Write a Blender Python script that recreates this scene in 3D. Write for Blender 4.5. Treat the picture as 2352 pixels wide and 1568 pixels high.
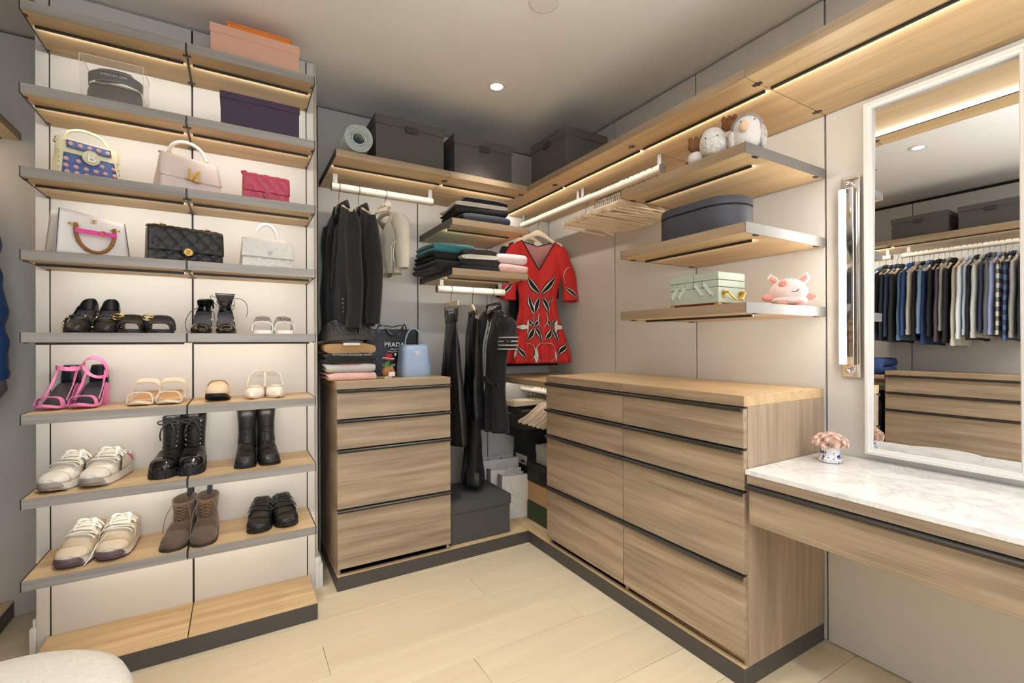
import bpy, bmesh, math, random
from mathutils import Vector, Matrix, noise
for _o in list(bpy.data.objects): bpy.data.objects.remove(_o)
SC = bpy.context.scene
COL = SC.collection
PI = math.pi
sin, cos = math.sin, math.cos
R = random.Random(7)
# ------------------------------------------------------------------ camera
cam_d = bpy.data.cameras.new('camera')
cam = bpy.data.objects.new('camera', cam_d)
COL.objects.link(cam)
cam_d.sensor_fit = 'HORIZONTAL'; cam_d.sensor_width = 36.0
cam_d.lens = 36.0 * 1071.67 / 2352
cam_d.clip_start = 0.02
_a, _p, _r = math.radians(30.5067), math.radians(0.0891), math.radians(-0.2285)
_f = Vector((sin(_a), cos(_a), 0)); _rt = Vector((cos(_a), -sin(_a), 0)); _up = Vector((0, 0, 1))
_F = _f * cos(_p) + _up * sin(_p); _u = _up * cos(_p) - _f * sin(_p)
_Rr = _rt * cos(_r) + _u * sin(_r); _U = _u * cos(_r) - _rt * sin(_r)
cam.matrix_world = Matrix(((_Rr.x, _U.x, -_F.x, -2.0982), (_Rr.y, _U.y, -_F.y, -2.9891), (_Rr.z, _U.z, -_F.z, 1.24), (0, 0, 0, 1)))
SC.camera = cam
# ------------------------------------------------------------------ world, exposure, lights
SC.view_settings.view_transform = 'Standard'; SC.view_settings.look = 'None'
SC.view_settings.exposure = 0.52; SC.view_settings.gamma = 1.0
SC.view_settings.use_curve_mapping = False
SC.cycles.max_bounces = 8; SC.cycles.diffuse_bounces = 5; SC.cycles.glossy_bounces = 4
SC.cycles.transmission_bounces = 8; SC.cycles.transparent_max_bounces = 8
SC.cycles.caustics_reflective = False; SC.cycles.caustics_refractive = False
SC.cycles.sample_clamp_indirect = 4.0
SC.cycles.use_denoising = True
wd = bpy.data.worlds.new('world'); SC.world = wd; wd.use_nodes = True
wd.node_tree.nodes['Background'].inputs[0].default_value = (0.75, 0.86, 1.0, 1)
wd.node_tree.nodes['Background'].inputs[1].default_value = 1.0
def area(name, loc, direction, sx, sy, power, color, spread=PI):
    d = bpy.data.lights.new(name, 'AREA'); d.shape = 'RECTANGLE'; d.size = sx; d.size_y = sy
    d.energy = power; d.color = color; d.spread = spread
    o = bpy.data.objects.new(name, d); COL.objects.link(o)
    o.location = loc; o.rotation_euler = Vector(direction).to_track_quat('-Z', 'Y').to_euler()
    return o
def spot(name, loc, direction, power, color, ang=110, blend=0.8, rad=0.04):
    d = bpy.data.lights.new(name, 'SPOT'); d.energy = power; d.color = color
    d.spot_size = math.radians(ang); d.spot_blend = blend; d.shadow_soft_size = rad
    o = bpy.data.objects.new(name, d); COL.objects.link(o); o.location = loc
    o.rotation_euler = Vector(direction).to_track_quat('-Z', 'Y').to_euler()
    return o
WARM = (1.0, 0.955, 0.88); NEUT = (1.0, 0.98, 0.935); COOL = (0.95, 0.97, 1.0)
CEIL = 2.6652
for _x, _y, _p in ((-0.85, -0.71, 30), (-1.55, -2.45, 42), (-2.10, -1.60, 54), (-2.20, -3.40, 34)):  # only the first lamp is a seen downlight; the others are added fill
    spot('downlight_and_fill_lamp', (_x, _y, CEIL - 0.03), (0, 0, -1), _p, NEUT, 62 if _y > -1 else 88, 0.5)
area('window_light_and_fill', (-1.75, -4.60, 1.30), (0, 0.55, 1), 2.1, 1.2, 60, COOL, math.radians(84))  # uplight added to brighten the ceiling, no such source seen
area('window_light_and_fill', (-1.75, -4.62, 1.30), (0, 1, 0), 2.1, 1.2, 9, (0.5, 0.7, 1.0))
TUBE = 40          # radiance of the wall lamp tubes
LED_W = 0.85           # watts per metre of strip
# ------------------------------------------------------------------ materials
def S(r, g, b, k=1.0):
    def c(v):
        v = v / 255.0
        return (v / 12.92 if v <= 0.04045 else ((v + 0.055) / 1.055) ** 2.4) * k
    return (c(r), c(g), c(b), 1.0)
MATS = {}
def mat(name, col, rough=0.5, metal=0.0, var=0.06, scale=18.0, bump=0.0, bscale=200.0, coat=0.0, spec=0.5,
        trans=0.0, emit=None, estr=0.0, sheen=0.0, stretch=(1, 1, 1), objvar=0.0, ior=1.45):
    if name in MATS: return MATS[name]
    m = bpy.data.materials.new(name); m.use_nodes = True
    nt = m.node_tree; b = nt.nodes['Principled BSDF']
    b.inputs['Roughness'].default_value = rough; b.inputs['Metallic'].default_value = metal
    b.inputs['Coat Weight'].default_value = coat; b.inputs['Specular IOR Level'].default_value = spec
    b.inputs['Transmission Weight'].default_value = trans; b.inputs['IOR'].default_value = ior
    if sheen: b.inputs['Sheen Weight'].default_value = sheen
    tc = nt.nodes.new('ShaderNodeTexCoord'); mp = nt.nodes.new('ShaderNodeMapping')
    mp.inputs['Scale'].default_value = stretch
    nt.links.new(tc.outputs['Object'], mp.inputs['Vector'])
    if var > 0 or objvar > 0:
        n = nt.nodes.new('ShaderNodeTexNoise'); n.inputs['Scale'].default_value = scale; n.inputs['Detail'].default_value = 4
        nt.links.new(mp.outputs[0], n.inputs['Vector'])
        mr = nt.nodes.new('ShaderNodeMapRange')
        mr.inputs['From Min'].default_value = 0.3; mr.inputs['From Max'].default_value = 0.7
        mr.inputs['To Min'].default_value = 1 - var; mr.inputs['To Max'].default_value = 1 + var
        nt.links.new(n.outputs['Fac'], mr.inputs['Value'])
        val = mr.outputs[0]
        if objvar > 0:
            oi = nt.nodes.new('ShaderNodeObjectInfo'); m2 = nt.nodes.new('ShaderNodeMapRange')
            m2.inputs['To Min'].default_value = 1 - objvar; m2.inputs['To Max'].default_value = 1 + objvar
            nt.links.new(oi.outputs['Random'], m2.inputs['Value'])
            mm = nt.nodes.new('ShaderNodeMath'); mm.operation = 'MULTIPLY'
            nt.links.new(val, mm.inputs[0]); nt.links.new(m2.outputs[0], mm.inputs[1]); val = mm.outputs[0]
        vm = nt.nodes.new('ShaderNodeVectorMath'); vm.operation = 'SCALE'
        vm.inputs[0].default_value = col[:3]
        nt.links.new(val, vm.inputs['Scale']); nt.links.new(vm.outputs[0], b.inputs['Base Color'])
    else:
        b.inputs['Base Color'].default_value = col
    if bump > 0:
        n2 = nt.nodes.new('ShaderNodeTexNoise'); n2.inputs['Scale'].default_value = bscale; n2.inputs['Detail'].default_value = 3
        nt.links.new(mp.outputs[0], n2.inputs['Vector'])
        bp = nt.nodes.new('ShaderNodeBump'); bp.inputs['Strength'].default_value = bump; bp.inputs['Distance'].default_value = 0.004
        nt.links.new(n2.outputs['Fac'], bp.inputs['Height']); nt.links.new(bp.outputs[0], b.inputs['Normal'])
    if emit:
        b.inputs['Emission Color'].default_value = emit; b.inputs['Emission Strength'].default_value = estr
    MATS[name] = m
    return m
def wood(name, dark, light, axis='x', rough=0.42, contrast=1.0, objvar=0.05, fine=1.0):
    """oak laminate: long fibres along one axis plus broad tonal bands"""
    if name in MATS: return MATS[name]
    m = bpy.data.materials.new(name); m.use_nodes = True
    nt = m.node_tree; b = nt.nodes['Principled BSDF']; b.inputs['Roughness'].default_value = rough
    tc = nt.nodes.new('ShaderNodeTexCoord')
    oi = nt.nodes.new('ShaderNodeObjectInfo')
    off = nt.nodes.new('ShaderNodeVectorMath'); off.operation = 'SCALE'; off.inputs[0].default_value = (13.7, 7.9, 5.3)
    nt.links.new(oi.outputs['Random'], off.inputs['Scale'])
    ad = nt.nodes.new('ShaderNodeVectorMath'); ad.operation = 'ADD'
    nt.links.new(tc.outputs['Object'], ad.inputs[0]); nt.links.new(off.outputs[0], ad.inputs[1])
    def lay(sx, sc, det):
        mp = nt.nodes.new('ShaderNodeMapping')
        s = [1.0, 1.0, 1.0]; s['xyz'.index(axis)] = sx
        mp.inputs['Scale'].default_value = s
        nt.links.new(ad.outputs[0], mp.inputs['Vector'])
        n = nt.nodes.new('ShaderNodeTexNoise'); n.inputs['Scale'].default_value = sc; n.inputs['Detail'].default_value = det
        n.inputs['Distortion'].default_value = 0.35
        nt.links.new(mp.outputs[0], n.inputs['Vector']); return n
    n1 = lay(0.07, 26 * fine, 5); n2 = lay(0.02, 190 * fine, 3); n3 = lay(0.25, 3.5, 2)
    a1 = nt.nodes.new('ShaderNodeMath'); a1.operation = 'MULTIPLY_ADD'; a1.inputs[1].default_value = 0.55
    nt.links.new(n1.outputs['Fac'], a1.inputs[0])
    a0 = nt.nodes.new('ShaderNodeMath'); a0.operation = 'MULTIPLY_ADD'; a0.inputs[1].default_value = 0.25; a0.inputs[2].default_value = 0.0
    nt.links.new(n2.outputs['Fac'], a0.inputs[0]); nt.links.new(a0.outputs[0], a1.inputs[2])
    a2 = nt.nodes.new('ShaderNodeMath'); a2.operation = 'MULTIPLY_ADD'; a2.inputs[1].default_value = 0.20
    nt.links.new(n3.outputs['Fac'], a2.inputs[0]); nt.links.new(a1.outputs[0], a2.inputs[2])
    mr = nt.nodes.new('ShaderNodeMapRange'); w = 0.17 / contrast
    mr.inputs['From Min'].default_value = 0.5 - w; mr.inputs['From Max'].default_value = 0.5 + w
    nt.links.new(a2.outputs[0], mr.inputs['Value'])
    mx = nt.nodes.new('ShaderNodeMix'); mx.data_type = 'RGBA'
    mx.inputs['A'].default_value = dark; mx.inputs['B'].default_value = light
    nt.links.new(mr.outputs[0], mx.inputs['Factor'])
    m2 = nt.nodes.new('ShaderNodeMapRange'); m2.inputs['To Min'].default_value = 1 - objvar; m2.inputs['To Max'].default_value = 1 + objvar
    nt.links.new(oi.outputs['Random'], m2.inputs['Value'])
    vm = nt.nodes.new('ShaderNodeVectorMath'); vm.operation = 'SCALE'
    nt.links.new(mx.outputs['Result'], vm.inputs[0]); nt.links.new(m2.outputs[0], vm.inputs['Scale'])
    nt.links.new(vm.outputs[0], b.inputs['Base Color'])
    bp = nt.nodes.new('ShaderNodeBump'); bp.inputs['Strength'].default_value = 0.08; bp.inputs['Distance'].default_value = 0.001
    nt.links.new(n2.outputs['Fac'], bp.inputs['Height']); nt.links.new(bp.outputs[0], b.inputs['Normal'])
    MATS[name] = m
    return m
OAK_D, OAK_L = S(136, 117, 96), S(180, 159, 133)
LIT_OAK_D, LIT_OAK_L = S(180, 150, 108), S(218, 190, 146)  # oak lightened and yellowed to carry the light on shelf undersides
WX = wood('lit_oak_x', LIT_OAK_D, LIT_OAK_L, 'x')
WY = wood('lit_oak_y', LIT_OAK_D, LIT_OAK_L, 'y')
WF = wood('oak_front', OAK_D, OAK_L, 'x', contrast=1.4)
WZ = wood('oak_z', OAK_D, OAK_L, 'z')
EDGE = wood('oak_edge_band', S(136, 114, 90), S(180, 156, 126), 'x', contrast=1.1)
FLOORM = wood('floor_oak', S(203, 186, 154), S(223, 208, 178), 'x', rough=0.38, contrast=0.6, objvar=0.035, fine=0.6)
PANEL = mat('panel_lacquer', S(212, 208, 201), 0.55, var=0.012, scale=3)
CEILM = mat('ceiling_paint', S(238, 235, 231), 0.9, var=0.01, scale=5, bump=0.05, bscale=300)
DARKGAP = mat('dark_reveal', S(38, 33, 28), 0.5, var=0.02)
KICK = mat('kick_lacquer', S(74, 70, 66), 0.45, var=0.03)
METD = mat('dark_aluminium', S(72, 70, 68), 0.38, 0.6, var=0.03)
METG = mat('grey_aluminium', S(128, 126, 123), 0.5, 0.5, var=0.03)
RODM = mat('rod_cream', S(206, 199, 185), 0.4, var=0.02)
LEDM = mat('led_strip', (1, 1, 1, 1), 0.5, var=0, emit=(1, 0.93, 0.82, 1), estr=6.0)
WHITE = mat('white_paint', S(232, 230, 226), 0.4, var=0.01)
CHROME = mat('chrome', S(225, 222, 220), 0.06, 1.0, var=0)
GOLD = mat('gold_metal', S(214, 172, 92), 0.22, 1.0, var=0.03)
SILVER = mat('silver_metal', S(205, 203, 200), 0.22, 1.0, var=0.02)
HOOKM = mat('hook_steel', S(120, 110, 100), 0.3, 1.0, var=0.02)
HANGW = wood('hanger_beech', S(228, 206, 174), S(246, 230, 206), 'x', rough=0.45, contrast=0.6)
# ------------------------------------------------------------------ mesh builder
class M:
    def __init__(s): s.v = []; s.f = []
    def add(s, vs, fs, mx=None):
        o = len(s.v)
        s.v += [tuple(mx @ Vector(p)) if mx else tuple(p) for p in vs]
        s.f += [tuple(i + o for i in f) for f in fs]
        return s
    def box(s, x0, x1, y0, y1, z0, z1, b=0.0, mx=None):
        if x0 > x1: x0, x1 = x1, x0
        if y0 > y1: y0, y1 = y1, y0
        if z0 > z1: z0, z1 = z1, z0
        if b <= 0:
            vs = [(x, y, z) for z in (z0, z1) for y in (y0, y1) for x in (x0, x1)]
            fs = [(0, 2, 3, 1), (4, 5, 7, 6), (0, 1, 5, 4), (2, 6, 7, 3), (0, 4, 6, 2), (1, 3, 7, 5)]
            return s.add(vs, fs, mx)
        b = min(b, (x1 - x0) * .49, (y1 - y0) * .49, (z1 - z0) * .49)
        bm = bmesh.new(); bmesh.ops.create_cube(bm, size=1)
        for v in bm.verts: v.co = Vector(((x0 + x1) / 2 + v.co.x * (x1 - x0), (y0 + y1) / 2 + v.co.y * (y1 - y0), (z0 + z1) / 2 + v.co.z * (z1 - z0)))
        bmesh.ops.bevel(bm, geom=list(bm.edges), offset=b, segments=1 if b < 0.004 else 3, affect='EDGES', profile=0.5)
        bm.verts.index_update()
        s.add([v.co[:] for v in bm.verts], [[v.index for v in f.verts] for f in bm.faces], mx); bm.free()
        return s
    def loft(s, rings, cap=(True, True), closed=True, mx=None, loop=False):
        n = len(rings[0]); vs = [p for r in rings for p in r]; fs = []
        m = len(rings)
        for i in range(m if loop else m - 1):
            for j in range(n if closed else n - 1):
                a, b_ = i * n + j, i * n + (j + 1) % n
                i2 = (i + 1) % m
                fs.append((a, b_, i2 * n + (j + 1) % n, i2 * n + j))
        if closed and not loop:
            if cap[0]: fs.append(tuple(range(n))[::-1])
            if cap[1]: fs.append(tuple(range((m - 1) * n, m * n)))
        return s.add(vs, fs, mx)
    def tube(s, pts, r, n=8, cap=True, mx=None, loop=False, flat=1.0, upv=(0, 0, 1)):
        pts = [Vector(p) for p in pts]; rings = []; prev = None; m = len(pts)
        for i, p in enumerate(pts):
            if loop: t = pts[(i + 1) % m] - pts[i - 1]
            else: t = pts[min(i + 1, m - 1)] - pts[max(i - 1, 0)]
            if t.length < 1e-9: t = Vector((0, 0, 1))
            t.normalize()
            if prev is None:
                u = Vector(upv); u = u - t * u.dot(t)
                if u.length < 1e-3: u = Vector((1, 0, 0)); u = u - t * u.dot(t)
            else:
                u = prev - t * prev.dot(t)
            u.normalize(); prev = u; w = t.cross(u)
            rr = r[i] if isinstance(r, (list, tuple)) else r
            rings.append([p + u * (cos(2 * PI * k / n) * rr * flat) + w * (sin(2 * PI * k / n) * rr) for k in range(n)])
        return s.loft(rings, (cap, cap), True, mx, loop)
    def strap(s, pts, w, t, side, mx=None, loop=False):
        """flat band of width w along side vector(s) and thickness t"""
        pts = [Vector(p) for p in pts]; rings = []; m = len(pts)
        for i, p in enumerate(pts):
            if loop: tg = pts[(i + 1) % m] - pts[i - 1]
            else: tg = pts[min(i + 1, m - 1)] - pts[max(i - 1, 0)]
            tg.normalize()
            sd = Vector(side[i]) if isinstance(side, list) else Vector(side)
            sd = sd - tg * sd.dot(tg); sd.normalize(); nn = tg.cross(sd)
            ww = w[i] if isinstance(w, list) else w
            rings.append([p + sd * ww / 2 + nn * t / 2, p - sd * ww / 2 + nn * t / 2, p - sd * ww / 2 - nn * t / 2, p + sd * ww / 2 - nn * t / 2])
        return s.loft(rings, (True, True), True, mx, loop)
    def lathe(s, prof, n=20, c=(0, 0, 0), mx=None, cap=(True, True)):
        rings = [[(c[0] + r * cos(2 * PI * k / n), c[1] + r * sin(2 * PI * k / n), c[2] + z) for k in range(n)] for r, z in prof]
        return s.loft(rings, cap, True, mx)
    def ball(s, c, rx, ry=None, rz=None, n=12, m=8, mx=None):
        ry = ry or rx; rz = rz or rx; rings = []
        for i in range(m + 1):
            t = PI * (0.02 + 0.96 * i / m)
            rings.append([(c[0] + rx * sin(t) * cos(2 * PI * k / n), c[1] + ry * sin(t) * sin(2 * PI * k / n), c[2] - rz * cos(t)) for k in range(n)])
        return s.loft(rings, (True, True), True, mx)
    def grid(s, fn, nu, nv, mx=None):
        vs = [fn(i / nu, j / nv) for i in range(nu + 1) for j in range(nv + 1)]
        fs = [(i * (nv + 1) + j, (i + 1) * (nv + 1) + j, (i + 1) * (nv + 1) + j + 1, i * (nv + 1) + j + 1) for i in range(nu) for j in range(nv)]
        return s.add(vs, fs, mx)
    def prism(s, poly, y0, y1, mx=None):
        """polygon in xz pushed from y0 to y1"""
        n = len(poly)
        vs = [(x, y0, z) for x, z in poly] + [(x, y1, z) for x, z in poly]
        fs = [tuple(range(n)), tuple(range(n, 2 * n))[::-1]] + [(i, i + n, (i + 1) % n + n, (i + 1) % n) for i in range(n)]
        return s.add(vs, fs, mx)
    def mesh(s, name, sharp=38, weld=False):
        me = bpy.data.meshes.new(name); me.from_pydata(s.v, [], s.f)
        bm = bmesh.new(); bm.from_mesh(me)
        if weld: bmesh.ops.remove_doubles(bm, verts=bm.verts, dist=1e-5)
        bmesh.ops.recalc_face_normals(bm, faces=bm.faces); bm.to_mesh(me); bm.free()
        me.shade_smooth() if hasattr(me, 'shade_smooth') else None
        if sharp < 180: me.set_sharp_from_angle(angle=math.radians(sharp))
        return me
    def build(s, name, m, parent=None, label=None, loc=None, rot=None, sharp=38, weld=False, solid=0, sub=0):
        o = bpy.data.objects.new(name, s.mesh(name, sharp, weld)); COL.objects.link(o)
        o.data.materials.append(m)
        if parent: o.parent = parent
        if loc: o.location = loc
        if rot: o.rotation_euler = rot
        if label: o['label'] = label
        if solid:
            q = o.modifiers.new('solid', 'SOLIDIFY'); q.thickness = solid; q.offset = 0
        if sub:
            q = o.modifiers.new('sub', 'SUBSURF'); q.levels = sub; q.render_levels = sub
        return o
def thing(name, label, cat, loc=(0, 0, 0), rz=0.0, group=None, rot=None, scale=None):
    o = bpy.data.objects.new(name, None); COL.objects.link(o); o.empty_display_size = 0.05
    o.location = loc; o.rotation_euler = rot or (0, 0, math.radians(rz))
    if scale: o.scale = scale
    o['label'] = label; o['category'] = cat
    if group: o['group'] = group
    return o
def tag(o, label, cat, group=None):
    o['label'] = label; o['category'] = cat
    if group: o['group'] = group
    return o
def struct(o):
    o['kind'] = 'structure'; return o
def copy_thing(root, loc, rz=None, label=None, rot=None, mats=None, scale=None):
    """a copy of a thing, its parts and sub-parts; mats swaps materials by name"""
    def dup(o, par):
        c = o.copy(); COL.objects.link(c)
        if par is not None: c.parent = par
        if mats and c.type == 'MESH' and c.data.materials and c.data.materials[0].name in mats:
            c.material_slots[0].link = 'OBJECT'; c.material_slots[0].material = mats[c.data.materials[0].name]
        for ch in o.children: dup(ch, c)
        return c
    r = dup(root, None); r.location = loc
    if rz is not None: r.rotation_euler = (0, 0, math.radians(rz))
    if rot is not None: r.rotation_euler = rot
    if scale is not None: r.scale = scale
    if label: r['label'] = label
    return r
def text_mesh(name, body, size, m, parent, loc, rot, depth=0.0006, bold=0.0, spacing=1.0, shear=0.0):
    cu = bpy.data.curves.new(name, 'FONT'); cu.body = body; cu.size = size; cu.extrude = depth; cu.offset = bold
    cu.align_x = 'CENTER'; cu.align_y = 'CENTER'; cu.space_character = spacing; cu.resolution_u = 3; cu.shear = shear
    t = bpy.data.objects.new(name + '_curve', cu); COL.objects.link(t)
    dg = bpy.context.evaluated_depsgraph_get()
    me = bpy.data.meshes.new_from_object(t.evaluated_get(dg))
    bpy.data.objects.remove(t); bpy.data.curves.remove(cu)
    me.name = name
    o = bpy.data.objects.new(name, me); COL.objects.link(o); me.materials.clear(); me.materials.append(m)
    o.parent = parent; o.location = loc; o.rotation_euler = rot
    return o
def arc(cx, cz, r, a0, a1, n, y=0.0, rz=None):
    return [(cx + r * cos(math.radians(a0 + (a1 - a0) * i / n)), y, cz + (rz or r) * sin(math.radians(a0 + (a1 - a0) * i / n))) for i in range(n + 1)]
def lerp(a, b, t): return a + (b - a) * t
def smooth(t): t = max(0.0, min(1.0, t)); return t * t * (3 - 2 * t)
def curve(keys, t):
    """piecewise smooth interpolation of (t, value) keys"""
    if t <= keys[0][0]: return keys[0][1]
    for (a, va), (b, vb) in zip(keys, keys[1:]):
        if t <= b: return va + (vb - va) * smooth((t - a) / (b - a)) if b > a else vb
    return keys[-1][1]
# ================================================================== the room
floor_o = struct(M().box(-3.62, 0.1, -4.75, 0.1, -0.06, -0.012).build('floor', DARKGAP))
_y = 0.0; row = 0
while _y > -4.7:
    x = -3.55 - [0, 0.7, 1.25, 0.35, 1.0][row % 5]
    while x < 0.0:
        x1 = min(x + 1.75, 0.02)
        if x1 > -3.55:
            M().box(max(x, -3.55) + 0.0006, x1 - 0.0006, _y - 0.19 + 0.0006, _y - 0.0006, -0.012, 0.0, 0.0009).build('plank', FLOORM, floor_o)
        x += 1.75
    _y -= 0.19; row += 1
ceiling = struct(M().box(-3.62, 0.1, -4.75, 0.1, CEIL, CEIL + 0.08).build('ceiling', CEILM))
wall_back = struct(M().box(-3.62, 0.1, 0.022, 0.1, -0.012, CEIL).build('wall_back', DARKGAP))
for a, b in ((-3.5, -2.90), (-2.892, -2.30), (-2.292, -1.71), (-1.680, -1.066), (-1.058, -0.549), (-0.541, 0.0)):
    M().box(a, b, 0.0, 0.02, 0.0, CEIL - 0.012, 0.001).build('panel', PANEL, wall_back)
wall_right = struct(M().box(0.022, 0.1, -4.75, 0.022, -0.012, CEIL).build('wall_right', DARKGAP))
for a, b in ((-0.733, -0.004), (-1.351, -0.741), (-1.982, -1.359), (-3.24, -1.990), (-4.7, -3.248)):
    M().box(0.0, 0.02, a, b, 0.004, CEIL - 0.012, 0.001).build('panel', PANEL, wall_right)
wall_left = struct(M().box(-3.62, -3.522, -4.75, 0.1, -0.012, CEIL).build('wall_left', DARKGAP))
for a, b in ((-0.466, -0.004), (-1.086, -0.474), (-2.326, -1.094), (-3.566, -2.334), (-4.7, -3.574)):
    M().box(-3.52, -3.5, a, b, 0.0, CEIL - 0.03, 0.001).build('panel', PANEL, wall_left)
# wall behind the viewer with a window
wf = struct(M().box(-3.62, -2.9, -4.8, -4.7, -0.012, CEIL).box(-0.6, 0.1, -4.8, -4.7, -0.012, CEIL).box(-2.9, -0.6, -4.8, -4.7, -0.012, 0.45).box(-2.9, -0.6, -4.8, -4.7, 2.42, CEIL).build('wall_front', PANEL))
wn = struct(M().box(-2.9, -2.84, -4.79, -4.71, 0.45, 2.42).box(-0.66, -0.6, -4.79, -4.71, 0.45, 2.42).box(-2.84, -0.66, -4.79, -4.71, 0.45, 0.51).box(-2.84, -0.66, -4.79, -4.71, 2.36, 2.42).box(-1.78, -1.72, -4.78, -4.72, 0.51, 2.36).build('window_1', WHITE))
# pier that carries the shoe shelves, with a white baseboard wrapped round it
pier = struct(M().box(-2.785, -1.744, -0.4265, 0.0, 0.0, CEIL, 0.002).build('wall_pier', mat('pier_paint', S(188, 178, 164), 0.7, var=0.015)))
bb = M()
for (z0, z1, t) in ((0.0, 0.118, 0.020), (0.118, 0.150, 0.012)):
    bb.box(-2.785 - t, -2.7855, -0.4265 - t, -0.02, z0, z1, 0.002).box(-1.7435, -1.744 + t, -0.4265 - t, -0.02, z0, z1, 0.002)
    bb.box(-1.7610, -1.7436, -0.4265 - t, -0.4270, z0, z1)
struct(bb.build('baseboard_pier', WHITE))
struct(M().box(-1.712, -1.684, -0.02, 0.02, 0.0, CEIL - 0.14).build('trim_1', DARKGAP))
# ceiling fittings
def downlight(x, y, label):
    t = thing('ceiling_downlight', label, 'downlight', (x, y, CEIL), group='recessed ceiling lights')
    M().lathe([(0.033, 0.0), (0.052, -0.0005), (0.054, -0.004), (0.048, -0.006), (0.035, -0.004), (0.033, 0.0)], 32, cap=(False, False)).build('trim_ring', WHITE, t)
    M().lathe([(0.0345, -0.0012), (0.0345, -0.0032), (0.0, -0.0034)], 32, cap=(True, False)).build('lens', mat('lamp_lens', (1, 1, 1, 1), 0.4, var=0, emit=(1, 0.95, 0.88, 1), estr=9), t)
downlight(-0.849, -0.712, 'round white recessed downlight glowing over the corner of the room')
downlight(-1.55, -2.45, 'added round recessed downlight in the ceiling near the marble vanity')  # this fitting and the next are added to house extra fill lamps
downlight(-2.10, -1.60, 'added round recessed downlight in the ceiling before the shoe shelves')
t = thing('ceiling_speaker', 'flush round off-white speaker cover in the ceiling, unlit', 'speaker', (-0.985, -1.375, CEIL))
M().lathe([(0.064, 0.0), (0.064, -0.003), (0.060, -0.004)], 40, cap=(False, False)).build('rim', CEILM, t)
M().lathe([(0.0595, -0.0006), (0.0595, -0.0030), (0.0, -0.0036)], 40, cap=(True, False)).build('cover', mat('speaker_cover', S(232, 224, 216), 0.9, var=0.03, scale=900), t)
# ================================================================== shelving helpers (front towards local -y, wall at local y = 0)
D = 0.547
def led(parent, x0, x1, y, z, power=None):
    """dark profile under a board with a light strip facing the wall; y front face of the profile"""
    M().box(x0, x1, y, y + 0.008, z - 0.009, z + 0.001).build('led_profile', METD, parent)
    M().box(x0, x1, y + 0.0082, y + 0.0095, z - 0.0075, z - 0.0005).build('led_strip', LEDM, parent)
def led_lamp(p0, p1, outv, power):
    c = (Vector(p0) + Vector(p1)) / 2; L = (Vector(p1) - Vector(p0)).length
    d = bpy.data.lights.new('led_lamp', 'AREA'); d.shape = 'RECTANGLE'; d.size = L; d.size_y = 0.006
    d.energy = power * LED_W * L; d.color = WARM
    o = bpy.data.objects.new('led_lamp', d); COL.objects.link(o); o.location = c
    z = -Vector(outv).normalized(); xax = (Vector(p1) - Vector(p0)).normalized(); yax = z.cross(xax)
    o.rotation_euler = Matrix((xax, yax, z)).transposed().to_euler()
def clips(parent, x, ys, z):
    for y in ys: M().box(x - 0.016, x + 0.016, y - 0.007, y + 0.007, z - 0.003, z + 0.0005).box(x - 0.004, x + 0.004, y - 0.012, y + 0.012, z - 0.004, z).build('shelf_clip', METD, parent)
def board_parts(t, L, depth, th, wallgap=0.004, endl=None, endr=None, ledy=None, edge=EDGE, ledrange=None):
    """a shelf of length L from local x=0; top at local z=0"""
    M().box(0.0, L, -depth + 0.0012, -wallgap, -th, 0, 0.0008).build('board', WX, t)
    M().box(0.0, L, -depth, -depth + 0.0011, -th, 0).build('edge_band', edge, t)
    if endl: M().box(-0.003, 0.0, -depth, -wallgap, -th - 0.001, 0.0006).build('end_plate', endl, t)
    if endr: M().box(L, L + 0.003, -depth, -wallgap, -th - 0.001, 0.0006).build('end_plate', endr, t)
    if ledy is not None:
        a, b = ledrange or (0.01, L - 0.01)
        led(t, a, b, ledy, -th)
# ------------------------------------------------------------------ shoe and bag tower
tw = thing('shoe_shelf_unit', 'tall open oak shelf unit with eight pairs of lit shelves for shoes and bags', 'shelf unit', (-2.27, -0.4265, 0))
OX, OY = -2.27, -0.4265
for a, b in ((-2.785, -2.7455), (-2.741, -2.2735), (-2.2665, -1.7985), (-1.794, -1.7615)):
    M().box(a - OX, b - OX, -0.0165, -0.0015, 0.0, 2.655, 0.001).build('back_panel', PANEL, tw)
for x in (-2.7433, -2.27, -1.7963):
    M().box(x - OX - 0.0035, x - OX + 0.0035, -0.010, -0.0015, 0.0, 2.655).build('upright', DARKGAP, tw)
TZ = [2.437, 2.147, 1.857, 1.569, 1.281, 0.995, 0.702, 0.418]
for i, z in enumerate(TZ):
    for (a, b) in ((-2.7425, -2.2735), (-2.2665, -1.7975)):
        o = M().box(a - OX, b - OX, -0.309, -0.018, z - 0.035, z, 0.0008).build('shelf', WX, tw)
        M().box(a - OX, b - OX, -0.3105, -0.3092, z - 0.035, z).build('edge_band', wood('tower_edge_daylit', S(128, 122, 117), S(168, 163, 158), 'x', contrast=1.1), o)  # oak edge greyed to paint in the cool daylight cast
        led(o, a - OX + 0.012, b - OX - 0.012, -0.2205, z - 0.035)
        led_lamp((a + 0.012, OY - 0.2095, z - 0.0405), (b - 0.012, OY - 0.2095, z - 0.0405), (0, 1, -0.25), 0.8)
    for x in (-2.7445, -2.27, -1.7955):
        M().box(x - OX - 0.002, x - OX + 0.002, -0.309, -0.018, z - 0.036, z + 0.0003).build('bracket', METD, tw)
    for x in (-2.7395, -2.27, -1.8005):
        w = 0.014 if x == -2.27 else 0.006
        for y in (-0.275, -0.045): M().box(x - OX - w, x - OX + w, y - 0.006, y + 0.006, z - 0.0385, z - 0.0345).build('shelf_clip', METD, tw)
M().box(-2.750 - OX, -1.789 - OX, -0.3105, -0.3005, 0.0, 0.072, 0.001).build('kickboard', KICK, tw)
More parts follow.
